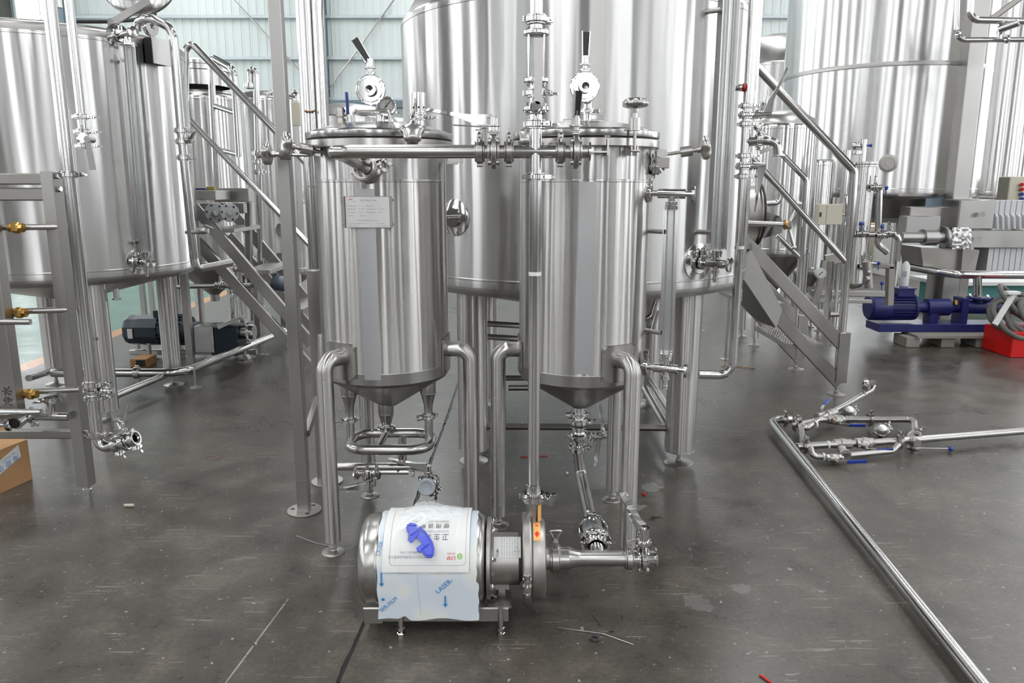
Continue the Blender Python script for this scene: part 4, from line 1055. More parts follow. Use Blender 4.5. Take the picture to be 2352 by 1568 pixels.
for a, b in (((500, 285), (600, 290)), ((600, 290), (685, 365)), ((685, 365), (735, 435)), ((735, 435), (760, 520)), ((760, 520), (745, 588)), ((745, 588), (690, 580)), ((690, 580), (655, 520)), ((640, 530), (720, 470)), ((535, 385), (625, 325)), ((625, 325), (600, 395)), ((500, 300), (520, 355)), ((665, 480), (700, 500))):
    rb.beam(onplane(820 + a[0] / 4.355, 1140 + a[1] / 4.355, wp + wn_ * .001, wn_), onplane(820 + b[0] / 4.355, 1140 + b[1] / 4.355, wp + wn_ * .001, wn_), .0018, .006, wn_)
rb.build('rib', M_WRENCH, wr_)
def bag(u, v, t):
    x = -.365 + .20 * u + .01 * math.sin(v * 7); s = -.075 + .285 * v
    e = math.sin(math.pi * u) ** .5 * math.sin(math.pi * min(1, max(0, v))) ** .5
    h = .009 + .022 * e + .005 * noise.noise(V((u * 7, v * 8, 1))) * e
    return wrap(x, s, h + t + .001)
bo_ = MB().surf(bag, 36, 44).build('plastic_bag', M_BAG, None, loc=(-.26, PUMPY, AZ + R0))
tag(bo_, 'crumpled clear plastic bag around the blue spanner on the manual', 'bag')
def fold(u, v, t):
    x = -.330 + .10 * u; s = -.085 + .035 * v + .012 * math.sin(u * 6)
    return wrap(x, s, .016 + .016 * math.sin(math.pi * v) * math.sin(math.pi * u) ** .4 + .006 * noise.noise(V((u * 14, v * 6, 3))) + t)
M_BAGW = glassy('bunched_polybag', (.6, .6, .58), .45, .15)
bf_ = MB().surf(fold, 40, 16).build('bag_fold', M_BAGW, bo_)
# ---------------------------------------------------------------- large tanks
def big_tank(name, label, c, r, z0, z1, legs, m=None, lr=.06, cone=.18, knuck=.05, dome=.25, leg_top=None, footr=.075, seg=96, group=None, cat='tank', seam=True, noleg=False):
    c = V((c[0], c[1], 0)); m = m or M_TANK
    t = thing(name, c, label, cat, group)
    pr = [(r - knuck, z0 - knuck * .15)] + [(r - knuck + knuck * math.sin(a), z0 + knuck - knuck * math.cos(a)) for a in [i * math.pi / 12 for i in range(1, 7)]]
    if seam: pr += [(r, z0 + knuck + .02), (r + .002, z0 + knuck + .023), (r + .002, z0 + knuck + .028), (r, z0 + knuck + .031)]
    pr += [(r, z1 - .05)]
    if seam: pr += [(r + .002, z1 - .048), (r + .002, z1 - .042), (r, z1 - .04)]
    pr += [(r - .03 + .03 * math.cos(a), z1 - .03 + .03 * math.sin(a)) for a in [i * math.pi / 12 for i in range(0, 7)]]
    MB().lathe(c, Z, pr, seg).build('shell', m, t, ang=12)
    MB().lathe(c, Z, [(r - knuck * .6, z0 + .004), (.04, z0 - cone), (.04, z0 - cone - .06), (0, z0 - cone - .06)], seg).build('bottom_cone', M_CONE, t, ang=20)
    if dome: MB().lathe(c, Z, [(r - .02, z1 - .003), (r * .9, z1 + dome * .35), (r * .6, z1 + dome * .8), (r * .25, z1 + dome), (0, z1 + dome)], seg).build('top_dome', M_FLATL, t, ang=50)
    for (x, y) in legs:
        lt = (z0 + .02) if leg_top is None else leg_top
        l = MB().cyl((x, y, .07), (x, y, lt), lr, n=28).ring((x, y, .075), Z, lr * .9, lr * 1.01, .004, 28).build('leg', M_LEG, t)
        foot(l, (x, y, 0), footr, .08, 'foot')
    return t
bt = big_tank('brew_kettle', 'very large brewing vessel behind the two filter tanks, standing on four thick tubular legs', (.345, 4.30), .925, .905, 2.24, [(.864, 3.77), (-.20, 3.80), (.885, 4.82), (-.17, 4.82)], lr=.077, dome=.35, footr=.075)
c0 = V((.345, 4.30, 0))
MB().beam((-.2, 3.80, .19), (.86, 3.77, .19), .036, .036, Z, c=.45).build('brace', M_SATIN, bt)
MB().beam((-.17, 4.82, .19), (.885, 4.82, .19), .036, .036, Z, c=.45).build('brace', M_SATIN, bt)
MB().cyl((.864, 3.77, .19), (.885, 4.82, .19), .018, n=14).build('brace', M_SATIN, bt)
MB().cyl((-.2, 3.80, .19), (-.17, 4.82, .19), .018, n=14).build('brace', M_SATIN, bt)
MB().cyl(at(1482, 893, 4.3), at(1535, 985, 3.85), .024, n=16).build('diagonal_pipe', M_SATIN, bt)
for py in (742, 772): MB().tube([at(1102, py, 3.85), at(1200, py + 6, 3.9), at(1495, py - 10, 4.0), at(1510, py - 60, 4.0)], .015, n=14, bend=.05).build('underside_pipe', M_PIPE, bt)
MB().tube([at(1168, 890, 4.75), at(1216, 890, 4.75)], .02).build('underside_pipe', M_SATIN, bt)
mb = MB().sheet(lambda u, v, s: cyl_pt(c0, .925 + s + .0006, (.0) + (u - .5) * .062 / .925 + .012, 1.7 + v * .52), 4, 10, .0008)
o = mb.build('protective_strip', M_FLATL, bt); o['label'] = 'pale vertical film strip'
# level gauge on the big tank (right) : lower valve with round plate, guard going up
pz = at(1590, 600, 3.56)
az = math.atan2(pz.x - c0.x, c0.y - pz.y); nz_ = cyl_dir(az)
pt = cyl_pt(c0, .925, az, pz.z)
o = MB().lathe(pt - nz_ * .01, nz_, [(.085, 0), (.085, .012), (.055, .016), (.052, .022), (.02, .024)], 40, cap=True).build('nozzle_plate', M_POL, bt)
ga, gc = gauge_valve(bt, pt, V((.75, -.65, -.02)), Z, L_=.15, r=.014)
gt = V((gc.x, gc.y, 2.3))
scale_tube(bt, gc + Z * .06, gt, .075, facing=(.1, -1, 0))
for z in (at(1600, 533, 3.5).z, at(1600, 24, 3.5).z): standoff(bt, cyl_pt(c0, .92, az - .02, z), V((gc.x - .03, gc.y + .01, z)), .011)
sp = cyl_pt(c0, .925, -.72, at(1030, 500, 3.6).z)
MB().lathe(sp - cyl_dir(-.72) * .01, cyl_dir(-.72), [(.085, 0), (.085, .012), (.07, .016), (.045, .018), (.045, .03), (.01, .03)], 36, cap=True).cyl(sp, sp + cyl_dir(-.72) * .06, .012).build('sample_port', M_POL, bt)

lt = big_tank('mash_tank', 'large left tank on thick tubular legs with an open round manway lid on top', (-2.9, 5.03), .8, .85, 2.25, [(-2.47, 4.51), (-2.447, 5.38), (-3.31, 5.40), (-3.33, 4.55)], lr=.062, dome=.0, footr=.07, leg_top=.86)
cl_ = V((-2.9, 5.03, 0))
MB().lathe(cl_, Z, [(.8, 2.22), (.802, 2.24), (.802, 2.262), (.78, 2.275), (.4, 2.32), (0, 2.33)], 96).build('top_plate', M_FLATL, lt, ang=60)
# level gauge of the left tank
def on_tank(c, r, px, py, guess):
    # nearest intersection of the pixel ray with a vertical cylinder
    a = (px - 1176) / F; b = -(py - 784) / F; d = V((a, CT + b * ST, -ST + b * CT)); o = V((0, 0, HC))
    A = d.x ** 2 + d.y ** 2; ox, oy = -c.x, -c.y; B = 2 * (d.x * ox + d.y * oy); Cc = ox * ox + oy * oy - r * r
    D = B * B - 4 * A * Cc
    if D < 0: D = 0
    t = (-B - math.sqrt(D)) / (2 * A); p = o + d * t; n = V((p.x - c.x, p.y - c.y, 0)).normalized(); return p, n
def port(par, c, r, px, py, rp, ax=None, L_=.13, tube=None, down=True, rr_=.013, out=Z, collar=True):
    p, n = on_tank(c, r, px, py, None)
    MB().lathe(p - n * .01, n, [(rp, 0), (rp, .012), (rp * .65, .015), (rp * .6, .022), (.01, .024)], 36, cap=True).build('nozzle_plate', M_POL, par)
    return gauge_valve(par, p, ax or n, out, down=down, L_=L_, r=rr_, collar=collar)
u1, uc1 = port(lt, cl_, .8, 272, 84, .07, V((.75, -.6, .02)), L_=.17, down=False, out=-Z)
l1, lc1 = port(lt, cl_, .8, 320, 600, .08, V((.7, -.6, 0)), L_=.14)
scale_tube(lt, lc1 + Z * .06, uc1 - Z * .06, .085, facing=(.3, -1, 0))
for py in (140, 555):
    p, n = on_tank(cl_, .8, 280 + (py - 140) * .06, py, None); standoff(lt, p, V((lc1.x - .03, lc1.y, p.z)), .011)
p, n = on_tank(cl_, .8, 352, 120, None); s = n.cross(Z)
pl = MB().obox(p + n * .03, s * .075, n * .028, Z * .07).build('nameplate_holder', M_BLACK, lt)
MB().obox(p + n * .061 - s * .01, s * .085, n * .003, Z * .075).build('nameplate', M_PLATE, pl)
# open manway lid leaning above the left tank
ml = MB(); mc = at(320, -40, 4.9); mn = V((.15, -1, .35)).normalized()
ml.lathe(mc, mn, [(.215, 0), (.218, .01), (.21, .02), (.12, .045), (0, .055)], 56, cap=True)
mo_ = ml.build('manway_lid', M_MIRR, lt, ang=60)
MB().beam(at(262, 50, 4.75), at(345, 0, 4.7), .05, .012, mn).build('lid_arm', M_FLATL, mo_)
MB().ring(at(345, 62, 4.85), X * .9 - Y * .3, .02, .055, .03, 30).build('lid_pivot', M_POL, lt); MB().obox(at(262, 52, 4.8), X * .03, Y * .02, Z * .02).build('arm_block', M_POL, lt)
MB().tube([at(140, 22, 4.95) + V((0.55 * (math.cos(a)) * 1, .35 * math.sin(a), 0)) for a in [k * .35 for k in range(0, 6)]], .012, bend=.1, n=10).build('manway_seal', M_BLACK, lt)
MB().cyl(at(266, 662, 4.55), at(268, 688, 4.55), .016, n=16).ring(at(268, 687, 4.55), Z, .01, .026, .006, 18).build('drain_nozzle', M_POL, lt)
lettering([('769', .035, 0, 0)], planefn(V((-2.47 - .004, 4.51 - .0635, at(215, 775, 4.5).z)), X, Z), 'leg_marking', M_INK, lt)
# leg braces near the floor
for a, b in (((262, 910, 4.7), (395, 855, 5.3)), ((66, 868, 4.9), (125, 850, 5.35))): MB().cyl(at(*a), at(*b), .022, n=16).build('brace', M_SATIN, lt)
# overflow pipe beside the left tank
yp = 4.75
op = thing('overflow_pipe', V((at(405, 300, yp).x, yp, 0)), 'looping steel pipe with a clamped valve running down the right side of the left tank', 'pipe')
MB().tube([at(316, 72, yp + .1), at(318, 48, yp + .1), at(345, 40, yp), at(388, 62, yp), at(398, 80, yp), at(416, 300, yp), at(446, 595, yp), at(452, 618, yp), at(530, 603, yp + .25)], .0255, bend=.09, n=20).build('pipe', M_PIPE, op)
q = at(420, 322, yp)
for py in (300, 325, 362): clamp(op, at(419 + (py - 322) * .1, py, yp), Z, .027, X, .025)
flatlever(op, at(430, 322, yp - .03), V((1, -.3, 0)), V((.2, -.2, .5)), .05, sl=.03, rh=.012)
valve_ball(op, at(466, 530, yp - .06), X, .014, V((1, -.2, -.4)), .08, M_POL)
MB().cyl(at(428, 533, yp), at(470, 533, yp - .05), .012, n=12).build('side_branch', M_POL, op)
# pipes on the left frame
y1 = 3.28
lp = thing('drain_riser', V((at(180, 600, y1).x, y1, 0)), 'steel riser clipped to the left frame, ending in elbow and valve near the floor', 'pipe')
a0 = at(112, 0, y1); a0 = at(118, 60, y1); bx = at(211, 900, y1).x
xp = at(160, 420, y1).x
MB().tube([V((xp, y1, 2.7)), V((xp, y1, at(200, 880, y1).z))], .0265, n=24).build('pipe', M_PIPE, lp)
for py, w in ((882, .02), (913, .018)): clamp(lp, V((xp, y1, at(210, py, y1).z)), Z, .027, X - Y * .2, w)
butterfly(lp, V((xp, y1, at(210, 897, y1).z)), Z, .026, X, -Y, L_=.02, dark=False, rb=.04, w=.02)
ez = at(215, 1032, y1).z
MB().tube([V((xp, y1, at(200, 913, y1).z)), V((xp, y1, ez)), V((xp + .1, y1 - .02, ez + .035))], .0235, bend=.04, n=22).build('bottom_elbow', M_PIPE, lp)
clamp(lp, V((xp, y1, at(212, 998, y1).z)), Z, .025, X - Y * .2, .018, m=M_SATIN)
vv = V((xp + .13, y1 - .02, ez + .045)); vd = V((1, -.1, .35)).normalized()
butterfly(lp, vv, vd, .023, V((-.3, 0, 1)), V((.35, .2, 1)), L_=.02, dark=False, rb=.042, w=.03)
flatlever(lp, vv + V((-.0, 0, .055)), V((-.1, 0, 1)), V((.45, .1, .9)), .07, w0=.02, w1=.035, sl=.03, rh=.012)
for s in (-.045, .045): clamp(lp, vv + vd * s, vd, .026, V((.3, -.4, -1)), .018)
clamp(lp, V((xp, y1, at(150, 401, y1).z)), Z, .027, V((1, -.2, 0)), .02)
y2 = 3.5
l2 = thing('inlet_pipe', V((at(185, 300, y2).x, y2, 0)), 'upright inlet pipe with a pull-handle butterfly valve in front of the left tank', 'pipe')
x2_ = at(185, 250, y2).x
MB().cyl((x2_, y2, at(187, 340, y2).z), (x2_, y2, 2.7), .019, n=22).build('pipe', M_PIPE, l2)
for py in (268, 302, 335): clamp(l2, V((x2_, y2, at(188, py, y2).z)), Z, .02, X, .016)
butterfly(l2, V((x2_, y2, at(188, 318, y2).z)), Z, .019, -Y + X * .5, Z, L_=.02, dark=False, rb=.03, w=.02)
hb = at(205, 320, y2 - .06)
MB().cyl(hb + Y * .03, hb - Y * .02, .014, n=20).rings([[V((hb.x + dx + s * w, hb.y - .012 - e, z)) for s, e in ((-1, 0), (1, 0), (1, .005), (-1, .005))] for z, w, dx in ((hb.z - .005, .012, 0), (hb.z - .13, .014, .01))]).build('pull_handle', M_FLATL, l2)
MB().cyl((at(132, 0, 3.9).x, 3.9, 2.24), (at(132, 0, 3.9).x, 3.9, 2.8), .02).build('vent_riser', M_PIPE, l2)

# ---------------------------------------------------------------- left support frame with rods, pipes and carton
yf = 3.345
fx = at(200, 1125, yf).x + .0
fr_ = thing('pipe_rack', V((fx, yf, 0)), 'satin steel box-section support frame standing at the far left edge', 'frame')
rz = -.10
zt_ = at(110, 393, yf).z
post = MB().box((fx, yf, (zt_ + .05) / 2 + .0), .058, .058, zt_ - .05, rz); post.v = [p for p in post.v]
po = post.build('post', M_FLATL, fr_)
MB().cyl((fx, yf, 0), (fx, yf, .055), .017, n=18).ring((fx, yf, .025), Z, .012, .021, .02, 18).build('foot', M_POL, po)
for dz_ in (.02, .075): MB().bolt((fx + .029, yf - .004, zt_ - dz_), X, .0125, .012).build('bolt', M_POL, po)
for py in (990, 1003): MB().bolt((fx + .029, yf - .004, at(195, py, yf).z), X, .008, .008).build('bolt', M_POL, po)
x0_ = fx - 1.4
for py, h in ((411, .048), (446, .055)): MB().beam((x0_, yf + .01, at(60, py, yf).z), (fx - .027, yf + .01, at(60, py, yf).z), .05, h, Z).build('cross_beam', M_FLAT, fr_)
MB().beam((x0_, yf + .01, at(80, 997, yf).z), (fx - .027, yf + .01, at(80, 997, yf).z), .04, .04, Z).build('cross_beam', M_FLAT, fr_)
sx_, sy_ = at(18, 700, 3.2).x, 3.2
MB().box((sx_ - .10, sy_, .85), .20, .06, .86, 0).build('side_post', M_FLAT, fr_)
for py, px0, px1, nut in ((523, -60, 108, 38), (718, -60, 132, 45), (905, -60, 160, 70)):
    z = at(90, py, yf - .1).z; a, b = V((at(px0, py, yf - .1).x, yf - .1, z)), V((at(px1, py, yf - .1).x, yf - .02, z))
    rd = MB().cyl(a, b, .013, n=16).build('tie_rod', M_SATIN, fr_)
    k = at(nut, py, yf - .1).x; MB().cyl((k - .03, yf - .1, z), (k + .03, yf - .1, z), .019, n=8).bolt((k - .012, yf - .1, z), X, .024, .026).build('brass_nut', M_BRASS, rd)
lettering([('\u51b7\u6c34', .045, 0, 0, math.pi / 2)], planefn(V((sx_ - .03, sy_ - .032, at(30, 905, 3.2).z)), X, Z), 'post_marking', M_INK, fr_)
hl_ = thing('hose_line', V((at(60, 945, 3.2).x, 3.2, 0)), 'pair of horizontal steel pipes with a clamped tee low on the left support frame', 'pipe')
MB().cyl(at(-80, 738, 3.15), at(70, 739, 3.15), .0125, n=16).build('pipe', M_SATIN, hl_)
MB().cyl(at(-80, 946, 3.12), at(95, 946, 3.12), .014, n=16).build('pipe', M_PIPE, hl_)
MB().cyl(at(70, 955, 3.3), at(158, 957, 3.3), .019, n=20).cyl(at(116, 955, 3.3), at(117, 920, 3.3), .019, n=20).tube([at(72, 955, 3.3), at(58, 960, 3.28), at(40, 975, 3.2)], .02, n=16).build('tee_pipe', M_PIPE, hl_)
clamp(hl_, at(118, 918, 3.3), Z, .024, -X - Y * .3, .016); clamp(hl_, at(74, 955, 3.3), X, .02, -Z, .016)
oe = MB().tube([at(-60, 974, 3.1), at(10, 975, 3.1), V((at(32, 972, 3.0).x, 2.98, at(32, 972, 3.0).z))], .026, n=22, bend=.04, cap=False); oe.build('open_pipe_end', M_PIPE, hl_)
MB().cyl(V((at(32, 972, 3.0).x, 3.0, at(32, 972, 3.0).z)) , V((at(32, 972, 3.0).x, 3.005, at(32, 972, 3.0).z)), .022, n=20).build('pipe_bore', M_BLACK, hl_)
# carton
c1_ = flr(75, 1100); c2_ = flr(10, 1134)
bx0 = V((c2_.x - .02, c2_.y, 0))
ed = (V((c1_.x, c1_.y, 0)) - bx0); 
u_ = ed.normalized(); w_ = V((-u_.y, u_.x, 0)); el = ed.length
hb_ = .205
ct = MB().obox(bx0 + ed / 2 + w_ * .16 + Z * hb_ / 2, u_ * el / 2, w_ * .16, Z * hb_ / 2, .006).build('carton', M_CARD, None, loc=bx0)
tag(ct, 'brown cardboard carton with a white address label on the floor at the left edge', 'box')
mb = MB().prism([bx0 + u_ * (el * k) - w_ * .0012 + Z * z for k, z in ((-.02, .085), (.74, .135), (.70, .195), (-.02, .145))], w_ * .001)
lab = mb.build('address_label', M_WHITE, ct)
lettering([('\u6d77 \u5357 \u534e', .036, el * .34, .128, .22 + math.pi), ('001 40225231', .014, el * .36, .155, .25 + math.pi)], planefn(bx0 - w_ * .0018, u_, Z), 'label_lettering', M_BLUEINK, ct)

# ---------------------------------------------------------------- tall posts left of the filter tanks
py_ = 3.17; px_ = flr(700, 1172).x
tp1 = thing('support_post', V((px_, py_, 0)), 'tall square steel post on a round bolted floor plate beside the left filter tank', 'post')
MB().box((px_, py_, 1.75), .05, .05, 3.49).build('shaft', M_FLATL, tp1)
fp = MB().ring((px_, py_, .004), Z, .001, .074, .008, 40); fpo = fp.build('floor_plate', M_CAST, tp1)
for k in range(3): a = 1.0 + k * 2.1; MB().cyl((px_ + .052 * math.cos(a), py_ + .052 * math.sin(a), .0075), (px_ + .052 * math.cos(a), py_ + .052 * math.sin(a), .0086), .009, n=16).build('bolt_hole', M_BLACK, fpo)
MB().box((px_, py_, at(700, 1098, py_).z), .0512, .0512, .002).build('weld_seam', M_CAST, tp1)
p2 = flr(752, 1106)
tp2 = thing('support_post', V((p2.x - .0, p2.y, 0)), 'second flat steel post, half hidden behind the left leg of the left filter tank', 'post')
MB().box((p2.x - .015, p2.y, at(720, 620, p2.y).z / 2), .055, .05, at(720, 620, p2.y).z).build('shaft', M_FLAT, tp2)
MB().ring((p2.x, p2.y, .004), Z, .001, .075, .008, 40).build('floor_plate', M_CAST, tp2)
MB().beam((px_ + .02, py_ + .02, .35), (p2.x - .02, p2.y, .43), .03, .03, Z).build('brace', M_FLAT, tp2)
yq = 3.75
pp = thing('pipe_bundle', V((at(712, 300, yq).x, yq, 0)), 'bundle of tall bright vertical pipes rising behind the square post', 'pipe')
for pxa, r_, zb_, m_ in ((700, .023, at(711, 617, yq).z, M_PIPE), (716, .016, at(711, 617, yq).z, M_PIPE), (738, .028, at(738, 640, yq).z, M_POL)):
    x_ = at(pxa + 5, 300, yq).x; MB().cyl((x_, yq, zb_), (x_, yq, 3.2), r_, n=22).build('pipe', m_, pp)
MB().box((at(722, 300, yq).x, yq + .02, 2.25), .03, .03, 1.9).build('bracket_bar', M_FLATL, pp)
MB().tube([at(700, 255, yq - .03), at(712, 257, yq - .04), at(724, 254, yq - .03)], .004, bend=.01, n=8).build('rusty_clip', M_RUST, pp)
tie = thing('cable_tie', at(708, 428, yq - .03), 'white plastic tie with a loose tail wrapped round the vertical pipes', 'tie')
x_ = at(705, 300, yq).x
MB().ring((x_ + .005, yq, at(705, 428, yq).z), Z, .032, .035, .008, 20).tube([at(700, 432, yq - .04), at(697, 450, yq - .05), at(704, 470, yq - .05), at(694, 462, yq - .05)], .004, bend=.01, n=8).build('strap', M_BAGW, tie)

# ---------------------------------------------------------------- stairs
def stairs(name, label, near, far, beams, treads, rails, feet, tw=.26, mesh=False):
    # beams: list of (pxa, pya, pxb, pyb) for near plane ; same world shape repeated at the far plane
    t = thing(name, V((at(beams[0][2], beams[0][3], near).x, (near + far) / 2, 0)), label, 'stairs')
    for (a, b, c, d) in beams:
        p, q = at(a, b, near), at(c, d, near)
        MB().beam(p, q, .035, .085, Z).build('stringer', M_FLATL, t)
        p2, q2 = p.copy(), q.copy(); p2.y = q2.y = far
        MB().beam(p2, q2, .035, .085, Z).build('stringer', M_FLATL, t)
    for (a, b) in treads:
        p = at(a, b, near); tr = MB().box((p.x, (near + far) / 2, p.z), tw, far - near - .03, .03)
        o = tr.build('tread', M_FLATL, t)
        if mesh:
            h = MB()
            for i in range(9):
                for j in range(int((far - near) / .045)):
                    cx_ = p.x - tw / 2 + .025 + i * (tw - .04) / 8; cyy = near + .04 + j * .045 + (i % 2) * .02
                    h.lathe((cx_, cyy, p.z + .015), Z, [(.010, 0), (.006, .004), (0, .0045)], 8)
            h.build('grip_pattern', M_FLAT, o)
    for r_ in rails:
        yv, pts, rr_ = r_
        MB().tube([at(x, y, yv + (dy if dy else 0)) for x, y, dy in pts], rr_, bend=.06, n=18).build('handrail', M_PIPE, t)
    return t
ls = stairs('stairs', 'left steel staircase descending to the right behind the tall square post', 5.75, 6.4,
    [(448, 476, 716, 790), (452, 554, 706, 836)], [(505, 530), (588, 625), (665, 715)],
    [(5.75, [(425, 290, 0), (427, 112, 0), (440, 100, 0), (452, 112, 0), (700, 372, 0), (735, 420, 0)], .024), (5.75, [(432, 272, 0), (720, 572, 0)], .021)], None, tw=.2)
rs = stairs('stairs', 'right steel staircase with tubular handrails, chequered treads and levelling feet', 5.12, 5.85,
    [(1648, 488, 1942, 800), (1640, 571, 1928, 880)], [(1850, 796), (1760, 702), (1690, 615)],
    [(5.12, [(1660, 70, 0), (1962, 392, 0), (1928, 838, 0)], .0265), (5.12, [(1680, 310, 0), (1944, 603, 0)], .021),
     (5.85, [(1670, 222, 0), (1852, 412, 0), (1824, 790, 0)], .021), (5.85, [(1785, 540, 0), (1838, 592, 0)], .019)], None, tw=.26, mesh=True)
for y_, px, py in ((5.12, 1920, 905), (5.85, 1828, 848)):
    f = flr(px, py); MB().box((f.x + .02, f.y, .26), .075, .05, .35).build('end_post', M_FLATL, rs); foot(rs, (f.x, f.y, 0), .06, .10, 'foot')
# funnel-shaped chute beside the right stairs
ch = MB().prism([at(1712, 560, 4.7), at(1722, 566, 4.7), at(1797, 712, 4.55), at(1783, 753, 4.5), at(1708, 640, 4.6)], V((0, .004, .004)))
ch.prism([at(1707, 640, 4.62), at(1783, 753, 4.51), at(1742, 738, 4.75), at(1704, 702, 4.85)], V((0, .004, .004)))
ch.cyl(at(1722, 564, 4.7), at(1722, 564, 4.62), .015)
ch = ch.build('grain_chute', M_DULL, None, loc=at(1750, 650, 4.65)); tag(ch, 'folded dull steel discharge chute hanging left of the right staircase', 'chute')
cb_ = MB().beam(at(1722, 568, 4.72), at(1690, 560, 4.2), .03, .03, Z).build('bracket', M_FLAT, ch)

# ---------------------------------------------------------------- pipe column right of the big tank
yr = 3.58
rc_ = thing('pipe_column', V((at(1700, 500, yr).x, yr, 0)), 'tall vertical pipe with stacked pull-handle valves right of the big vessel, elbowing in at its foot', 'pipe')
xr_ = at(1705, 450, yr).x; xr2 = at(1717, 200, yr + .1).x
MB().tube([V((xr_, yr, 3.0)), V((xr_, yr, at(1690, 862, yr).z)), at(1605, 860, yr)], .021, bend=.065, n=24).build('pipe', M_PIPE, rc_)
MB().cyl((xr2 + .02, yr + .08, at(1720, 240, yr).z), (xr2 + .02, yr + .08, 3.4), .021, n=20).cyl((xr_ + .02, yr + .55, 1.9), (xr_ + .02, yr + .55, 3.4), .02, n=16).build('riser', M_PIPE, rc_)
MB().ring((xr_, yr, at(1700, 568, yr).z), Z, .0205, .0217, .014, 24).build('tape_band', M_WHITE, rc_)
for py, py2, nm in ((243, 285, 0), (358, 405, 1)):
    zm = at(1710, (py + py2) / 2, yr).z
    butterfly(rc_, V((xr_, yr, zm)), Z, .021, X, -Y, L_=.02, dark=False, rb=.040, w=.024)
    for q_ in (py, py2): clamp(rc_, V((xr_, yr, at(1710, q_, yr).z)), Z, .0225, V((.8, -.6, 0)), .018)
zm = at(1710, 264, yr).z
flatlever(rc_, V((xr_ + .04, yr - .01, zm)), V((1, -.1, 0)), V((.12, 0, 1)), .2, w0=.02, w1=.022, sl=.06, rh=.014, bend=.05)
zm = at(1710, 381, yr).z
flatlever(rc_, V((xr_ + .03, yr - .01, zm)), V((1, -.1, 0)), V((-.05, 0, -1)), .2, w0=.02, w1=.026, sl=.06, rh=.014, bend=-.01)
tb_ = MB().tube([V((xr_, yr, at(1720, 325, yr).z)), at(1765, 322, yr - .02), at(1783, 330, yr - .02), at(1787, 358, yr - .02)], .021, bend=.045, n=20).ring(at(1787, 357, yr - .02), Z, .015, .03, .007, 24).build('side_elbow', M_PIPE, rc_)
clamp(rc_, at(1742, 322, yr - .01), X, .022, Z, .018)
channel_, inn_ = channel(at(1745, 350, yr - .05), at(1775, 338, yr - .07), -Z, .02, .016); channel_.build('lever_handle', M_POL, rc_); inn_.build('lever_inner_shade', M_SHADE_WRAP, rc_)  # inner piece is the lever's dark inside, painted black
sf = MB().cyl(at(1677, 205, yr + .02), at(1702, 201, yr), .011, n=14).cyl(at(1697, 202, yr), at(1703, 201, yr), .016, n=14); sf.build('bracket', M_SATIN, rc_)
MB().cyl(at(1706, 201, yr - .01), at(1711, 201, yr - .01), .018, n=14).build('red_spacer', M_RED, rc_)

# ---------------------------------------------------------------- valve manifold and long pipe lying on the floor at the right
def gp(px, py, z): return flr(px, py, z)
mf = thing('pipe_manifold', gp(1900, 1010, 0), 'steel pipe manifold with blue-handled ball valves lying on the floor, lower right', 'pipe')
zf = .06
r_ = .0185
MB().tube([gp(1818, 964, zf), gp(1790, 963, zf), gp(1775, 968, zf), gp(1778, 975, zf), gp(2500, 1883, .026)], .0235, bend=.05, n=24).build('long_pipe', M_PIPE, mf)
MB().tube([gp(1838, 978, zf), gp(1852, 983, zf), gp(1900, 952, zf), gp(2000, 897, zf + .03), gp(2010, 878, zf + .06), gp(1990, 880, zf + .12)], r_, bend=.045, n=20).build('angled_pipe', M_SATIN, mf)
MB().ring(gp(1990, 884, zf + .12), X - Y * .3, .01, .038, .014, 28).build('end_cap', M_POL, mf)
clamp(mf, gp(1987, 884, zf + .12), X - Y * .3, .026, -X * .2 - Z, .016)
MB().tube([gp(1835, 975, zf), gp(1890, 963, zf + .0), gp(2092, 963, zf), gp(2100, 970, zf), gp(2100, 1010, zf)], r_, bend=.045, n=20).build('upper_pipe', M_SATIN, mf)
MB().tube([gp(1830, 1025, zf), gp(2070, 1012, zf)], r_, n=20).build('middle_pipe', M_SATIN, mf)
MB().tube([gp(2070, 1012, zf), gp(2600, 970, .03)], .0195, n=20).build('long_side_pipe', M_SATIN, mf)
MB().tube([gp(1862, 1030, zf), gp(1866, 1047, .04), gp(1900, 1050, .03), gp(2050, 1035, .03), gp(2065, 1020, zf)], .0155, bend=.03, n=18).build('lower_pipe', M_SATIN, mf)
MB().tube([gp(1838, 975, zf), gp(1846, 1024, zf)], .018, n=18).build('link_pipe', M_SATIN, mf)
for (x, y, ax, r2) in ((1803, 964, X, .024), (1832, 975, X * .7 - Y, .03), (1998, 962, X, .026), (1850, 1024, X, .024), (2066, 1013, X, .026), (2100, 1004, Y, .026)):
    clamp(mf, gp(x, y, zf), ax, r2 * .85, Z + X * .2, .018, over=.018, m=M_SATIN)
for (x, y, ax) in ((1908, 950, V((1, .75, 0))), (1918, 963, X), (1935, 1019, X), (1985, 1016, X)):
    MB().lathe(gp(x, y, zf), V(ax), [(.018, -.05), (.026, -.045), (.026, -.015), (.03, -.01), (.03, .012), (.026, .016), (.026, .045), (.018, .05)], 10, cap=True).build('coupling', M_CAST, mf)
for (x, y) in ((1872, 974), (1904, 948), (1902, 1021), (1950, 1018), (1891, 1049), (1932, 1048)):
    MB().ring(gp(x, y, zf if y < 1040 else .032), X + (Y * .5 if y < 980 else V((0, 0, 0))), .012, .0215, .012, 20).build('thread_tape', M_TAPE, mf)
for (x, y) in ((1967, 1018), (2006, 1015), (1912, 966)): MB().ring(gp(x, y, zf), X, .0186, .0196, .008, 20).build('rust_stain', M_RUST, mf)
valve_ball(mf, gp(1885, 955, zf), V((1, .8, 0)), .018, V((.6, .75, .12)), .15, M_BLUE)
valve_ball(mf, gp(1925, 966, zf), X, .016, V((1, 0, 0)), .14, M_BLUE, stem=-Y * .7 - Z * .2)
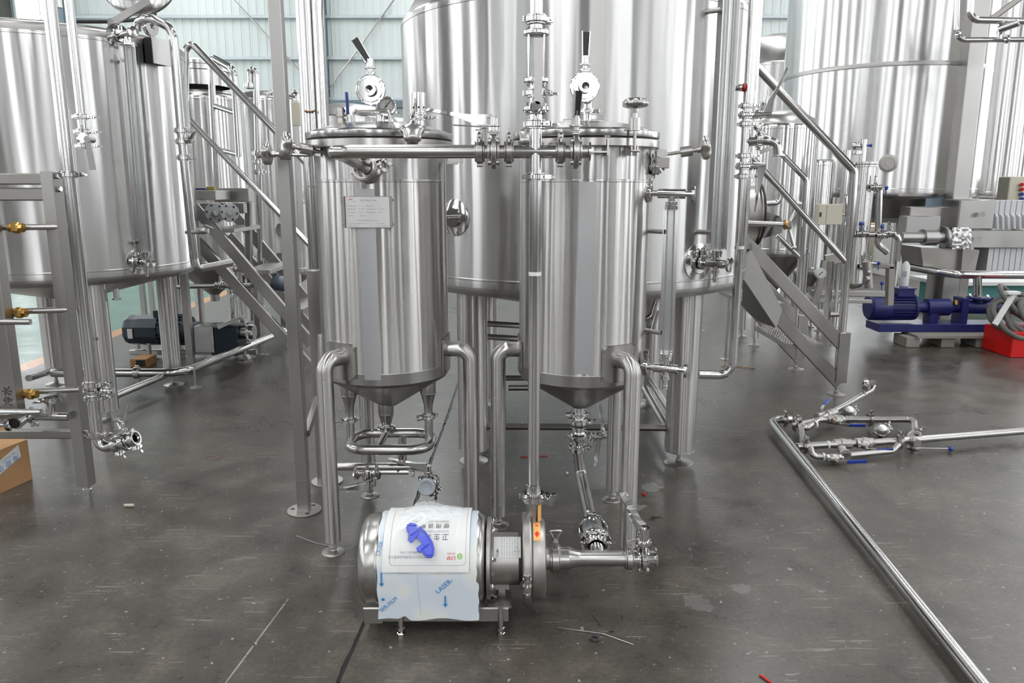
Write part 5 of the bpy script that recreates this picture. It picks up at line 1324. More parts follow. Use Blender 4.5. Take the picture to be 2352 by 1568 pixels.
valve_ball(mf, gp(1985, 1020, zf), X, .016, V((1, .1, 0)), .14, M_BLUE, stem=-Y * .6 - Z * .25)
valve_ball(mf, gp(1915, 1052, .035), X, .016, V((1, .12, 0)), .16, M_BLUE, stem=-Y * .9 - Z * .1)
valve_ball(mf, gp(2098, 1012, zf), Y, .018, V((1, -.06, 0)), .2, M_BLUE, stem=-Z * .2 + Y * .01, knob=True)
eb = gp(1932, 1030, zf)
MB().tube([eb, eb + V((0, -.06, -.02))], .022, n=18).ring(eb + V((0, -.05, -.016)), Y, .02, .03, .02, 20).build('tee_plug', M_CAST, mf)
for (x, y) in ((2025, 988), (1950, 945)):
    c_ = gp(x, y, .05); o = MB().lathe(c_, V((-.2, -.6, .75)), [(.0, .028), (.022, .026), (.036, .012), (.040, 0), (.02, -.01), (.019, -.05)], 24, cap=True).build('capped_branch', M_CONE, mf)
    clamp(mf, c_, V((-.2, -.6, .75)), .03, X + Z * .3, .014)
fb = gp(2098, 1030, .0)
MB().lathe(fb, Z, [(.03, 0), (.032, .006), (.024, .012), (.022, .05)], 24, cap=True).build('bottom_ferrule', M_POL, mf)
# ---------------------------------------------------------------- machines and tanks in the background
def legs4(cx, cy, d): return [(cx - d, cy - d), (cx + d, cy - d), (cx - d, cy + d), (cx + d, cy + d)]
def lidded(t, c, z, r, m=M_MIRR):
    MB().lathe(V((c[0], c[1], 0)), Z, [(r, z - .12), (r, z), (r + .02, z + .004), (r + .02, z + .03), (r + .005, z + .034), (r + .005, z + .045), (r + .022, z + .048), (r + .022, z + .075), (r * .5, z + .11), (0, z + .115)], 48).build('lidded_neck', m, t, ang=30)
c_ = at(472, 400, 7.0); zt_ = at(480, 215, 6.75).z; zb_ = at(480, 620, 6.75).z
ta_ = big_tank('storage_tank', 'tall background tank with a clamped lid seen through the left stair rails', (c_.x, 7.0), .36, zb_, zt_, legs4(c_.x, 7.0, .25), m=M_FAR, lr=.04, dome=.06, cone=.25, footr=.06)
lidded(ta_, (c_.x, 7.0), zt_ + .2, .26)
c_ = at(622, 400, 8.1); zt_ = at(622, 222, 7.8).z; zb_ = at(622, 635, 7.8).z
tb_ = big_tank('storage_tank', 'wide background tank partly hidden by the tall square post', (c_.x, 8.1), .43, zb_, zt_, legs4(c_.x, 8.1, .29), m=M_FAR, lr=.045, dome=.08, cone=.25, footr=.06)
p_, n_ = on_tank(V((c_.x, 8.1, 0)), .43, 645, 525, None)
MB().cyl(p_, p_ + n_ * .06, .05, n=24).ring(p_ + n_ * .06, n_, .02, .065, .02, 24).build('sample_port', M_POL, tb_)
for px in (620, 668): MB().tube([at(px, 218, 7.3), at(px + 1, 210, 7.3), at(px + 14, 210, 7.35), at(px + 16, 232, 7.35)], .02, bend=.05, n=12).build('lifting_loop', M_PIPE, tb_)
MB().obox(at(680, 262, 7.15), X * .035, Y * .02, Z * .10).build('nameplate', M_CREAM, tb_)
# guard rail with rungs and hooked riser on the left platform
gr = thing('guard_rail', V((at(500, 300, 6.2).x, 6.2, 0)), 'upright tubular guard rail with two cross bars left of the square post', 'railing')
MB().tube([at(498, 440, 6.2), at(484, 145, 6.2), at(490, 133, 6.2), at(532, 157, 6.0), at(538, 175, 6.0), at(549, 360, 6.0)], .026, bend=.06, n=16).build('rail_loop', M_PIPE, gr)
for a, b in (((492, 243, 6.2), (543, 260, 6.0)), ((505, 344, 6.2), (549, 355, 6.0))): MB().cyl(at(*a), at(*b), .02, n=14).build('cross_bar', M_PIPE, gr)
hr = thing('hooked_riser', V((at(585, 300, 6.4).x, 6.4, 0)), 'vertical riser with a hooked top between the background tanks', 'pipe')
MB().tube([at(575, 200, 6.4), at(574, 166, 6.4), at(580, 159, 6.4), at(588, 166, 6.4), at(592, 350, 6.4), at(598, 560, 6.4), at(600, 700, 6.4)], .026, bend=.06, n=16).build('pipe', M_PIPE, hr)
for px, py in ((574, 197), (593, 352), (594, 372), (596, 395)): clamp(hr, at(px, py, 6.4), Z, .028, X, .03)
valve_ball(hr, at(605, 356, 6.35), X, .02, X - Z * .3, .09, M_BLUE, knob=True)
# platform box, brush and two flanged heads
yb = 5.95
pb = thing('platform', V((at(505, 450, yb).x, yb, 0)), 'small steel platform box at the head of the left stairs', 'platform')
MB().obox(at(470, 448, yb), X * .14, Y * .15, Z * .035).obox(at(536, 448, yb + .3), X * .14, Y * .05, Z * .055).build('deck', M_FLATL, pb)
MB().beam(at(570, 465, yb + .3), at(572, 640, yb + .3), .05, .05, Y).build('post', M_FLAT, pb)
MB().obox(at(500, 478, yb + .2), X * .22, Y * .04, Z * .04).build('under_beam', M_FLAT, pb)
bz = MB().obox(at(452, 434, yb - .1), X * .07, Y * .02, Z * .006).build('hand_brush', M_BLUE, None, loc=at(465, 436, yb - .1)); tag(bz, 'blue and yellow brush lying on the platform of the left stairs', 'brush')
MB().obox(at(485, 434, yb - .1), X * .028, Y * .02, Z * .018).build('sponge_head', mat('yellow_sponge', (.8, .68, .25), .8), bz)
for px, lab in ((494, 'left round grey flanged filter head under the platform of the left stairs'), (527, 'right round grey flanged filter head under the platform of the left stairs')):
    c_ = at(px, 488, 5.6); t = thing('flanged_head', c_, lab, 'filter', 'flanged filter heads')
    ax = V((.45, -1, 0)).normalized(); rr0 = .072 if px < 500 else .066
    f_ = MB().cyl(c_ + ax * -.22, c_, rr0 * .85, n=24).ring(c_ + ax * .004, ax, .001, rr0 * 1.0, .02, 32).build('flange', M_LGREY, t)
    u, q, a = frame(ax, Z); h = MB()
    for k in range(6): cc = c_ + (u * math.cos(k * 1.047 + .4) + q * math.sin(k * 1.047 + .4)) * rr0 * .78 + ax * .014; h.bolt(cc, ax, .008, .008)
    h.build('bolt', M_INK, f_); MB().cyl(c_, c_ + ax * .06, .02, n=16).cyl(c_ + ax * .04, c_ + ax * .09, .011, n=12).build('spindle', M_POL, t)
# dark slate gear pump on a trolley
ym = 6.3
gm = thing('motor_pump', flr(420, 826), 'dark slate-blue electric pump unit on the floor under the left stairs', 'pump')
zc = at(345, 757, ym).z; xm0, xm1 = at(292, 757, ym).x, at(372, 757, ym).x
MB().lathe((0, ym, zc), X, [(.02, xm0), (.11, xm0 + .01), (.125, xm0 + .04), (.125, xm0 + .13), (.13, xm0 + .132), (.13, xm1), (.08, xm1 + .02)], 10, cap=True).build('motor_cowl', M_SLATE, gm, ang=30)
fins = MB().cyl((xm1 - .1, ym, zc), (at(440, 757, ym).x, ym, zc), .115, n=28)
for k in range(20):
    a = k * math.pi / 10; fins.beam((xm1, ym + .122 * math.cos(a), zc + .122 * math.sin(a)), (at(425, 757, ym).x, ym + .122 * math.cos(a), zc + .122 * math.sin(a)), .008, .02, V((0, math.cos(a), math.sin(a))))
fins.obox(V((xm1 + .02, ym, zc + .14)), X * .06, Y * .05, Z * .03).build('finned_body', M_SLATE, gm)
MB().obox(V((at(316, 765, ym).x, ym - .128, zc - .01)), X * .02, Y * .003, Z * .04).build('rating_label', M_WHITE, gm)
MB().obox(at(478, 775, 6.1), X * .075, Y * .09, Z * .11).build('steel_cover', M_MIRR, gm)
MB().obox(at(525, 778, 6.15), X * .11, Y * .11, Z * .12).build('gearbox', M_SLATE, gm); MB().obox(at(448, 775, 6.2), X * .03, Y * .1, Z * .12).build('bearing_block', M_SLATE, gm)
MB().cyl(at(556, 762, 6.15), at(585, 762, 6.15), .06, n=24).cyl(at(572, 760, 6.15), at(578, 760, 6.15), .09, n=24).build('pump_head', M_POL, gm)
MB().cyl(at(565, 815, 6.1), at(572, 825, 6.1), .02).cyl(at(330, 800, 6.3), at(332, 822, 6.3), .015).cyl(at(420, 800, 6.3), at(422, 822, 6.3), .015).beam(at(300, 808, 6.3), at(590, 808, 6.3), .05, .04, Z).build('base_frame', M_CAST, gm)
ff = MB()
for px, y_ in ((320, 6.45), (345, 6.2), (562, 6.15)): f = V((at(px, 820, y_).x, y_, 0)); ff.lathe(f, Z, [(.06, 0), (.06, .008), (.015, .015), (.015, .14)], 20, cap=True)
ff.build('feet', M_CAST, gm)
wp = MB().prism([at(498, 748, 6.0), at(552, 726, 6.1), at(556, 732, 6.1), at(502, 756, 6.0)], V((0, .12, 0))).build('paper_roll', M_WHITE, None, loc=at(525, 740, 6.05)); tag(wp, 'white rolled paper lying on the slate-blue pump', 'paper')
# floor pipe under left stairs
fp_ = thing('floor_pipe', flr(420, 880), 'long bent steel pipe on short props just above the floor at the left', 'pipe')
zq = .13
MB().tube([flr(120, 856, zq), flr(418, 856, zq), flr(640, 765, zq)], .03, bend=.15, n=20).build('pipe', M_PIPE, fp_)
clamp(fp_, flr(316, 856, zq), X, .031, -Z, .03)
for px, py in ((446, 850), (606, 780)): f = flr(px, py, zq); MB().cyl((f.x, f.y, 0), f, .008).lathe((f.x, f.y, 0), Z, [(.04, 0), (.04, .006), (.01, .01)], 18, cap=True).build('prop', M_CAST, fp_)
MB().cyl(flr(640, 765, zq), flr(648, 762, zq), .05, n=20).build('end_flange', M_POL, fp_)
dp = thing('transfer_manifold', V((at(520, 650, 6.3).x, 6.3, 0)), 'small pipework with butterfly valves below the left background tanks', 'pipe')
MB().tube([at(408, 658, 6.6), at(500, 656, 6.6), at(612, 655, 6.6)], .022, n=14).tube([at(548, 610, 6.3), at(552, 690, 6.3), at(562, 772, 6.3), at(585, 775, 6.3)], .022, bend=.08, n=14).cyl(at(535, 660, 6.5), at(536, 720, 6.5), .016, n=12).build('pipe', M_PIPE, dp)
for px, py in ((508, 654), (530, 655), (590, 652)): butterfly(dp, at(px, py, 6.58), X, .022, Z, X * .3 + Z, L_=.04, dark=True, rb=.04, w=.03)
for px, py in ((535, 678), (553, 676)): clamp(dp, at(px, py, 6.45), Z, .022, X, .03)
valve_ball(dp, at(548, 618, 6.3), X, .018, -Z, .07, M_POL)
for i, (px, w) in enumerate(((590, .05), (650, .05), (428, .05), (330, .045), (350, .045))):
    yy = (6.9, 7.2, 5.72, 7.5, 8.4)[i]
    f = V((at(px, 700, yy).x, yy, 0)); h_ = (.8, .8, .85, .6, .6)[i]
    o = MB().box((f.x, f.y, h_ / 2), w, w, h_).build('steel_upright', M_FLATL, None, loc=f)
    tag(o, ('slim steel upright right of the hooked riser near the left stairs', 'slim steel upright behind the square post', 'square steel upright just right of the left tank', 'pale steel upright standing on the green floor', 'furthest pale steel upright on the green floor')[i], 'post')
o = MB().beam(V((at(200, 680, 8.4).x, 8.4, .42)), V((at(352, 685, 8.4).x, 8.4, .42)), .05, .05, Z).build('low_rail', M_LGREY, None, loc=(at(280, 680, 8.4).x, 8.4, .42)); tag(o, 'low pale rail joining the uprights on the green floor', 'railing')
sb = flr(317, 845); o = MB().obox(sb + V((0, .1, .035)), X * .065, Y * .09, Z * .035).build('open_carton', M_CARD, None, loc=sb)
tag(o, 'small open cardboard box on the floor under the slate-blue pump', 'box'); MB().obox(sb + V((.02, .008, .036)), X * .035, Y * .004, Z * .026).build('opening', M_BLACK, o)
# stray motor behind the post (grey)
o = MB().cyl(at(632, 648, 6.0), at(665, 655, 6.0), .06, n=12).cyl(at(628, 646, 6.0), at(636, 648, 6.0), .07, n=12).build('small_motor', mat('grey_blue_motor', (.16, .19, .23), .4), None, loc=at(648, 650, 6.0)); tag(o, 'small grey motor mounted beside the square post', 'motor')
for a, b, c, lab in (((905, 930), 5.7, .02, 'thin horizontal steel pipe low behind the filter tanks'),):
    pass
# low horizontal pipe + rear uprights under the big vessel
ur = thing('rear_pipework', V((.1, 5.6, 0)), 'pipes and slim legs seen under the big vessel between the filter tanks', 'pipe')
for px in (1118, 1128): MB().cyl((at(px, 800, 5.4).x, 5.4, .0), (at(px, 800, 5.4).x, 5.4, .85), .02, n=14).build('upright', M_PIPE, ur)
for px, y_ in ((1608, 7.5), (1672, 6.2)): MB().cyl((at(px, 750, y_).x, y_, .0), (at(px, 750, y_).x, y_, .8), .02, n=14).lathe((at(px, 750, y_).x, y_, 0), Z, [(.05, 0), (.05, .008), (.02, .012)], 16, cap=True).build('upright', M_PIPE, ur)
# right-hand background
t1 = big_tank('conical_tank', 'domed conical tank standing behind the right staircase', (at(1790, 420, 7.0).x, 7.0), .30, at(1790, 592, 6.75).z, at(1790, 282, 6.75).z, legs4(at(1790, 420, 7.0).x, 7.0, .2), m=M_FAR, lr=.035, dome=.12, cone=.32, footr=.05)
MB().cyl(at(1745, 245, 7), at(1770, 250, 7), .05, n=20).build('top_fitting', M_POL, t1)
t2 = big_tank('buffer_tank', 'slim bright tank right of the domed conical tank', (at(1868, 480, 7.6).x, 7.6), .17, at(1868, 632, 7.5).z, at(1868, 368, 7.5).z, legs4(at(1868, 480, 7.6).x, 7.6, .1), m=M_FAR, lr=.03, dome=.01, cone=.12, footr=.04)
t3 = big_tank('fermenter', 'huge bright fermenter filling the upper right background', (at(2006, 420, 8.6).x, 8.6), 1.01, at(2006, 455, 7.6).z, 5.2, legs4(at(2006, 420, 8.6).x, 8.6, .65), m=M_FAR, lr=.06, dome=.3, cone=.0, knuck=.06)
c3 = V((at(2006, 420, 8.6).x, 8.6, 0)); zz = at(2006, 455, 7.6).z
MB().lathe(c3, Z, [(.86, zz), (.80, zz - .2), (.5, zz - .26), (0, zz - .27)], 64).build('lower_skirt', M_FLAT, t3)
MB().lathe(c3, Z, [(1.0105, at(2000, 150, 7.6).z), (1.012, at(2000, 150, 7.6).z + .005), (1.012, at(2000, 140, 7.6).z), (1.0105, at(2000, 140, 7.6).z + .005)], 96).build('reflected_bar_ring', M_FLATL, t3)  # raised ring stands in for the bar reflected in the shell
p_, n_ = on_tank(c3, 1.01, 2040, 375, None)
MB().lathe(p_ - n_ * .01, n_, [(.085, 0), (.085, .014), (.06, .018), (.06, .012), (.03, .012), (.03, .02), (.008, .02)], 36, cap=True).build('sample_port', M_FLAT, t3)
t4 = big_tank('fermenter', 'bright fermenter at the right edge behind the square column', (at(2268, 420, 9.9).x, 9.9), .50, at(2268, 456, 9.4).z, 5.2, legs4(at(2268, 420, 9.9).x, 9.9, .3), m=M_FAR, lr=.05, dome=.2, cone=.1)
t5 = big_tank('fermenter', 'distant domed fermenter glimpsed between the pipe column and the huge bright one', (at(1772, 420, 11.5).x, 11.5), .85, .8, at(1772, 138, 10.7).z, legs4(at(1772, 420, 11.5).x, 11.5, .5), m=M_FAR, lr=.06, dome=.45, cone=.3)
t6 = big_tank('fermenter', 'distant domed tank seen just above the lid of the left filter tank', (at(800, 420, 12.5).x, 12.5), .8, .8, at(800, 262, 11.7).z, legs4(at(800, 420, 12.5).x, 12.5, .5), m=M_FAR, lr=.06, dome=.22, cone=.3)
t7 = big_tank('fermenter', 'distant tank seen between the left filter tank and the big vessel', (at(900, 420, 14).x, 14.2), .7, .8, at(900, 285, 13).z, legs4(at(900, 420, 14.2).x, 14.2, .45), m=M_FAR, lr=.06, dome=.2, cone=.3)
kx = at(2225, 200, 7.55)
co = thing('steel_column', V((kx.x, 7.55, 0)), 'square steel column standing in front of the right-hand fermenters', 'column')
MB().box((kx.x, 7.55, 2.2), .155, .16, 4.4).build('shaft', M_FLATL, co)
MB().beam(at(2268, 50, 7.5), at(2352, -10, 7.4), .07, .05, Z).build('brace', M_FLAT, co)
MB().obox(V((kx.x - .14, 7.66, 2.1)), X * .10, Y * .01, Z * 1.1).build('wrapped_sheet', mat('blue_grey_wrap', (.34, .42, .5), .35), co)
bw = MB().prism([at(2172, 0, 7.7), at(2192, 2, 7.65), at(2186, 60, 7.62), at(2190, 115, 7.66), at(2152, 118, 7.7), at(2160, 70, 7.66)], V((0, .06, 0))).build('torn_wrapping', M_SHADE_WRAP, None, loc=at(2175, 60, 7.68)); tag(bw, 'torn black plastic wrapping hanging on the huge fermenter', 'wrapping')
rp = thing('overhead_pipework', V((at(2280, 80, 6.9).x, 6.9, 0)), 'small bore pipework crossing the top right corner', 'pipe')
MB().tube([at(2200, -60, 6.9), at(2196, 75, 6.9), at(2208, 92, 6.9), at(2420, 90, 6.9)], .022, bend=.08, n=12).tube([at(2232, -60, 6.8), at(2228, 35, 6.8), at(2240, 46, 6.8), at(2420, 50, 6.8)], .028, bend=.08, n=12).cyl(at(2298, 48, 6.85), at(2296, 90, 6.85), .02, n=10).cyl(at(2295, 68, 6.8), at(2340, 52, 6.7), .03, n=14).build('pipe', M_PIPE, rp)
for px, py in ((2200, 78), (2312, 90), (2296, 72)): MB().ring(at(px, py, 6.85), X, .02, .036, .02, 16).build('union', M_POL, rp)
# manway on the conical vessel: round door, hopper, T-handled screw
mw = thing('manway', at(1725, 480, 5.6), 'round side manway door with a T-handled screw right of the pipe column', 'manway')
MB().cyl(at(1700, 492, 5.75), at(1733, 492, 5.75), .235, n=48).build('door_frame', M_FLAT, mw); MB().ring(at(1735, 492, 5.7), X, .22, .24, .012, 48).build('door_seal', M_BLACK, mw)
MB().prism([at(1750, 483, 5.6), at(1792, 497, 5.5), at(1798, 510, 5.45), at(1796, 535, 5.5), at(1742, 550, 5.6), at(1744, 500, 5.6)], V((0, .25, 0))).build('hopper', M_MIRR, mw)
MB().cyl(at(1712, 512, 5.3), at(1812, 516, 5.25), .018, n=16).bolt(at(1800, 516, 5.25), X, .03, .05).build('screw_arm', M_SATIN, mw)
MB().cyl(at(1816, 508, 5.22), at(1836, 470, 5.22), .012, n=12).cyl(at(1812, 528, 5.22), at(1823, 566, 5.22), .012, n=12).ball(at(1836, 468, 5.22), .017).ball(at(1824, 568, 5.22), .017).build('t_handle', M_POL, mw)
MB().cyl(at(1802, 516, 5.22), at(1806, 516, 5.22), .033, n=14).build('brass_nut', M_BRASS, mw)
MB().tube([at(1745, 468, 5.7), at(1785, 466, 5.7), at(1792, 455, 5.7), at(1795, 425, 5.7)], .02, bend=.06, n=14).build('pipe', M_PIPE, mw)
# slim strainer column with clamped top
yc = 6.6
fc = thing('strainer_column', V((at(1972, 500, yc).x, yc, 0)), 'slim vertical strainer column with a clamped lid and blue-knobbed valves', 'filter')
xc_ = at(1972, 500, yc).x; z0_, z1_ = at(1972, 648, yc).z, at(1972, 378, yc).z
MB().lathe((xc_, yc, 0), Z, [(0, z0_ - .06), (.06, z0_ - .04), (.098, z0_), (.1, z0_ + .03), (.1, z1_ - .02), (.118, z1_ - .018), (.118, z1_ - .004), (.108, z1_), (.118, z1_ + .004), (.118, z1_ + .018), (0, z1_ + .03)], 40).build('column', M_FAR, fc, ang=30)
MB().cyl((xc_ - .01, yc, z1_ + .02), (xc_ - .01, yc, at(1968, 320, yc).z), .024, n=16).ring(at(1968, 350, yc), Z, .02, .04, .03, 20).ball(at(1967, 335, yc), .035).build('top_valve', M_POL, fc)
MB().cyl(at(1968, 332, yc), at(1998, 334, yc), .006).ball(at(2000, 334, yc), .014).build('valve_knob', M_BLUE, fc)
for px in (1925, 1948): MB().cyl((at(px, 600, yc - .1).x, yc - .1, .05), (at(px, 600, yc - .1).x, yc - .1, at(px, 345 if px < 1930 else 420, yc - .1).z), .03, n=16).build('riser', M_PIPE, fc)
MB().tube([at(2038, 580, yc), at(2016, 562, yc), at(2020, 435, yc), at(2010, 428, yc), at(1995, 430, yc)], .026, bend=.06, n=14).tube([at(1960, 538, yc - .1), at(2055, 538, yc - .1), at(2064, 548, yc - .1), at(2060, 600, yc - .1)], .026, bend=.06, n=14).build('branch_pipe', M_PIPE, fc)
for px, py in ((1980, 536), (2025, 540), (2040, 535), (1985, 612), (2010, 430), (1998, 605)): butterfly(fc, at(px, py, yc - .12), X, .02, Z, Z, L_=.02, dark=False, rb=.035, w=.03)
for px, py in ((1978, 513), (2026, 520), (2036, 431), (2018, 604), (1903, 648), (2026, 650)): MB().cyl(at(px - 1, py, yc - .13), at(px - 1, py + 16, yc - .13), .004).ball(at(px, py, yc - .14), .016).build('valve_knob', M_BLUE, fc)
MB().tube([at(1946, 445, yc - .15), at(1944, 450, yc - .2), at(1944, 490, yc - .2), at(1946, 496, yc - .15)], .010, bend=.02, n=10).build('grab_handle', M_POL, fc)
wkf = thing('skid_frame', V((at(1960, 700, 6.4).x, 6.4, 0)), 'steel skid frame carrying the strainer column and its low pipework', 'frame')
MB().beam(at(1872, 700, 6.4), at(1895, 598, 6.4), .05, .05, Y).beam(at(1895, 598, 6.4), at(1935, 590, 6.4), .09, .03, Y).build('upright', M_FLAT, wkf); MB().beam(at(2045, 612, 6.5), at(2042, 700, 6.5), .06, .06, Y).beam(at(1990, 608, 6.5), at(2050, 612, 6.5), .06, .04, Z).build('upright', M_FLAT, wkf)
MB().beam(at(1862, 672, 6.5), at(2030, 675, 6.5), .05, .05, Z).beam(at(1862, 690, 6.5), at(2000, 692, 6.5), .05, .03, Z).build('rail', M_CAST, wkf)
MB().beam(at(1908, 600, 6.2), at(1898, 755, 6.2), .05, .05, Y, c=.4).tube([at(1898, 752, 6.2), at(1905, 765, 6.15), at(1925, 758, 6.1), at(1932, 758, 6.1)], .026, bend=.04).build('drain_leg', M_PIPE, wkf)
MB().cyl(at(1886, 628, 6.3) + Y * .03, at(1886, 628, 6.3), .045, n=28).build('gauge', M_LGREY, wkf)
MB().cyl(at(1886, 628, 6.3), at(1886, 628, 6.3) - Y * .004, .038, n=28).build('gauge_dial', M_DIAL, wkf)
MB().beam(at(1880, 632, 6.27), at(1890, 624, 6.27), .006, .002, Y).build('needle', M_INK, wkf)
for ps_, c_, d_, r__ in ((((1890, 724), (1884, 720)), (1875, 722), (1930, 722), .02), (((1990, 640), (1992, 625)), (1990, 600), (1996, 660), .035)):
    vv_ = MB().cyl(at(*c_, 6.3), at(*d_, 6.3), r__, n=16)
    for px, py in ps_: vv_.ring(at(px, py, 6.3), X, .015, .04, .03, 18)
    vv_.build('valve', M_CAST, wkf)
cbx = at(1903, 492, 6.45); MB().cyl(at(1925, 480, 6.5), at(1903, 480, 6.5), .012, n=10).cyl(at(1903, 500, 6.5), at(1925, 500, 6.5), .012, n=10).build('box_arm', M_FLAT, fc) if 0 else MB().obox(at(1914, 492, 6.5), X * .05, Y * .012, Z * .03).build('box_arm', M_FLAT, fc)
cb2 = MB().box(cbx, .2, .09, .168, 0, .03).build('control_box', M_CREAM, None, loc=cbx); tag(cb2, 'small cream electrical box mounted left of the strainer column', 'box')
MB().obox(cbx + V((-.085, -.047, 0)), X * .006, Y * .006, Z * .018).build('latch', M_BLACK, cb2); MB().obox(cbx + V((-.035, -.046, 0)), X * .0015, Y * .002, Z * .078).build('door_gap', M_GREYINK, cb2)
# plate filter press at the right edge
yf2 = 7.3
pf = thing('plate_filter', V((at(2300, 600, yf2).x, yf2, 0)), 'large plate filter with a row of white plates at the right edge', 'filter')
for k in range(9):
    px = 2284 + k * 13
    a = at(px, 492, yf2); pl_ = MB().obox(V((a.x, yf2 + .1, at(2300, 492, yf2).z)), X * .024, Y * .12, Z * .13)
    pl_.tube([V((a.x - .012, yf2 - .03, at(2300, 492, yf2).z)), V((a.x - .012, yf2 - .06, at(2300, 497, yf2).z)), V((a.x + .005, yf2 - .06, at(2300, 525, yf2).z))], .013, bend=.01, n=8)
    pl_.build('filter_plate', M_LGREY, pf)
    MB().obox(V((a.x, yf2 + .1, at(2300, 597, yf2).z)), X * .024, Y * .12, Z * .115).build('filter_plate', M_LGREY, pf)
MB().obox(V((at(2235, 492, yf2).x, yf2 + .1, at(2235, 492, yf2).z)), X * .17, Y * .16, Z * .14).obox(V((at(2300, 550, yf2).x, yf2 - .02, at(2300, 548, yf2).z)), X * .5, Y * .03, Z * .08).obox(V((at(2150, 500, yf2).x, yf2 + .2, at(2150, 500, yf2).z)), X * .2, Y * .1, Z * .1).build('press_head', M_FLATL, pf)
MB().cyl(at(2250, 548, yf2 - .1), at(2250, 548, yf2 - .12), .02).cyl(at(2257, 492, yf2 - .1), at(2257, 492, yf2 - .13), .022).build('boss', M_CAST, pf)
MB().prism([at(2115, 568, 7.2), at(2212, 572, 7.2), at(2208, 622, 7.2), at(2122, 622, 7.2)], V((0, .4, 0))).build('drip_hood', M_FLAT, pf)
MB().prism([at(2212, 572, 7.15), at(2250, 574, 7.1), at(2236, 640, 7.1), at(2206, 640, 7.15)], V((0, .3, 0))).build('end_block', M_FLATL, pf)
MB().cyl(at(2070, 545, 7.2), at(2165, 545, 7.2), .05, n=20).cyl(at(2120, 545, 7.2), at(2150, 545, 7.2), .075, n=20).ring(at(2170, 545, 7.2), X, .04, .10, .03, 24).obox(at(2110, 525, 7.3), X * .16, Y * .08, Z * .12).build('inlet_flange', M_CONE, pf)
for px in (2140, 2185, 2205): MB().box((at(px, 680, 7.6).x, 7.6, at(px, 620, 7.6).z / 2), .09, .09, at(px, 620, 7.6).z).build('leg', M_FLAT, pf)
fo = MB().sheet(lambda u, v, t: at(2187 + 44 * u, 522 + 50 * v, 7.12) + Y * (-.02 * math.sin(u * 3.1) * math.sin(v * 3.1) - .02 * noise.noise(V((u * 9, v * 9, 0))) - t), 16, 16, .003).build('foil_wrap', mat('crumpled_foil', (.75, .75, .75), .3, .6), pf)
op2 = thing('overhead_feed_pipe', V((at(2240, 625, 7.0).x, 7.0, 0)), 'long horizontal steel pipe above the blue pump joining its flanged port', 'pipe')
MB().tube([at(2088, 612, 7.3), at(2160, 625, 7.05), at(2200, 630, 6.95), at(2480, 632, 6.95)], .038, bend=.12, n=20).build('pipe', M_PIPE, op2)
MB().cyl(at(2245, 632, 6.95), at(2245, 680, 6.95), .036, n=20).build('drop_pipe', M_PIPE, op2)
# navy progressive-cavity pump on a pallet
yn = 6.95
bp_ = thing('screw_pump', V((at(2160, 750, yn).x, yn, 0)), 'navy blue motor and screw pump bolted on one long base over a pallet', 'pump')
zc = at(2050, 705, yn).z; xq = lambda px: at(px, 705, yn).x
MB().lathe((0, yn, zc), X, [(.02, xq(1991)), (.10, xq(1992)), (.12, xq(1997)), (.122, xq(2036)), (.118, xq(2038))], 36, cap=True).build('fan_cowl', M_BLUEP, bp_)
mb = MB().cyl((xq(2036), yn, zc), (xq(2094), yn, zc), .102, n=32).lathe((0, yn, zc), X, [(.118, xq(2092)), (.118, xq(2098)), (.05, xq(2106))], 32, cap=True)
for k in range(24):
    a = k * math.pi / 12; mb.beam((xq(2038), yn + .11 * math.cos(a), zc + .11 * math.sin(a)), (xq(2092), yn + .11 * math.cos(a), zc + .11 * math.sin(a)), .006, .022, V((0, math.cos(a), math.sin(a))))
mb.build('finned_motor', M_BLUEP, bp_)
MB().obox(V((xq(2070), yn, zc + .14)), X * .075, Y * .07, Z * .035).obox(V((xq(2070), yn, zc + .178)), X * .085, Y * .08, Z * .005).build('terminal_box', M_BLUEP, bp_)
MB().cyl((xq(2100), yn, zc), (xq(2126), yn, zc), .05, n=20).build('coupling', M_BLUEP, bp_)
MB().cyl((xq(2126), yn, zc), (xq(2178), yn, zc), .078, n=24).obox(V((xq(2140), yn, zc - .09)), X * .04, Y * .06, Z * .08).cyl((xq(2178), yn, zc), (xq(2200), yn, zc), .05, n=20).obox(V((xq(2206), yn, zc - .03)), X * .03, Y * .08, Z * .12).build('bearing_housing', M_BLUEP, bp_)
MB().cyl((xq(2200), yn, zc), (xq(2420), yn, zc), .062, n=24).ring((xq(2277), yn, zc), X, .05, .09, .03, 28).build('stator', M_BLUEP, bp_)
MB().cyl((xq(2245), yn, zc + .04), (xq(2245), yn, at(2245, 686, yn).z), .045, n=20).ring((xq(2245), yn, at(2245, 684, yn).z), Z, .02, .10, .02, 28).build('suction_port', M_BLUEP, bp_)
ff = MB()
for k in range(6): a = k * 1.047; ff.bolt((xq(2245) + .08 * math.cos(a), yn + .08 * math.sin(a), at(2245, 682, yn).z), Z, .013, .02)
ff.build('bolt', M_POL, bp_)
MB().cyl((xq(2188), yn - .045, zc + .03), (xq(2188), yn - .04, zc + .07), .022, n=16).build('brass_plug', M_BRASS, bp_)
MB().obox(V((xq(2165), yn, at(2100, 748, yn).z)), X * .63, Y * .13, Z * .035).build('base_channel', M_BLUEP, bp_)
zpal = at(2100, 757, yn).z
pa = thing('pallet', V((xq(2170), yn, 0)), 'grey pallet carrying the navy blue screw pump', 'pallet')
MB().obox(V((xq(2180), yn, zpal - .012)), X * .42, Y * .3, Z * .012).build('deck_board', M_WOOD, pa)
for px in (2070, 2148, 2225): MB().obox(V((xq(px), yn - .15, (zpal - .02) / 2)), X * .06, Y * .12, Z * (zpal - .024) / 2).build('block', M_WOOD, pa)
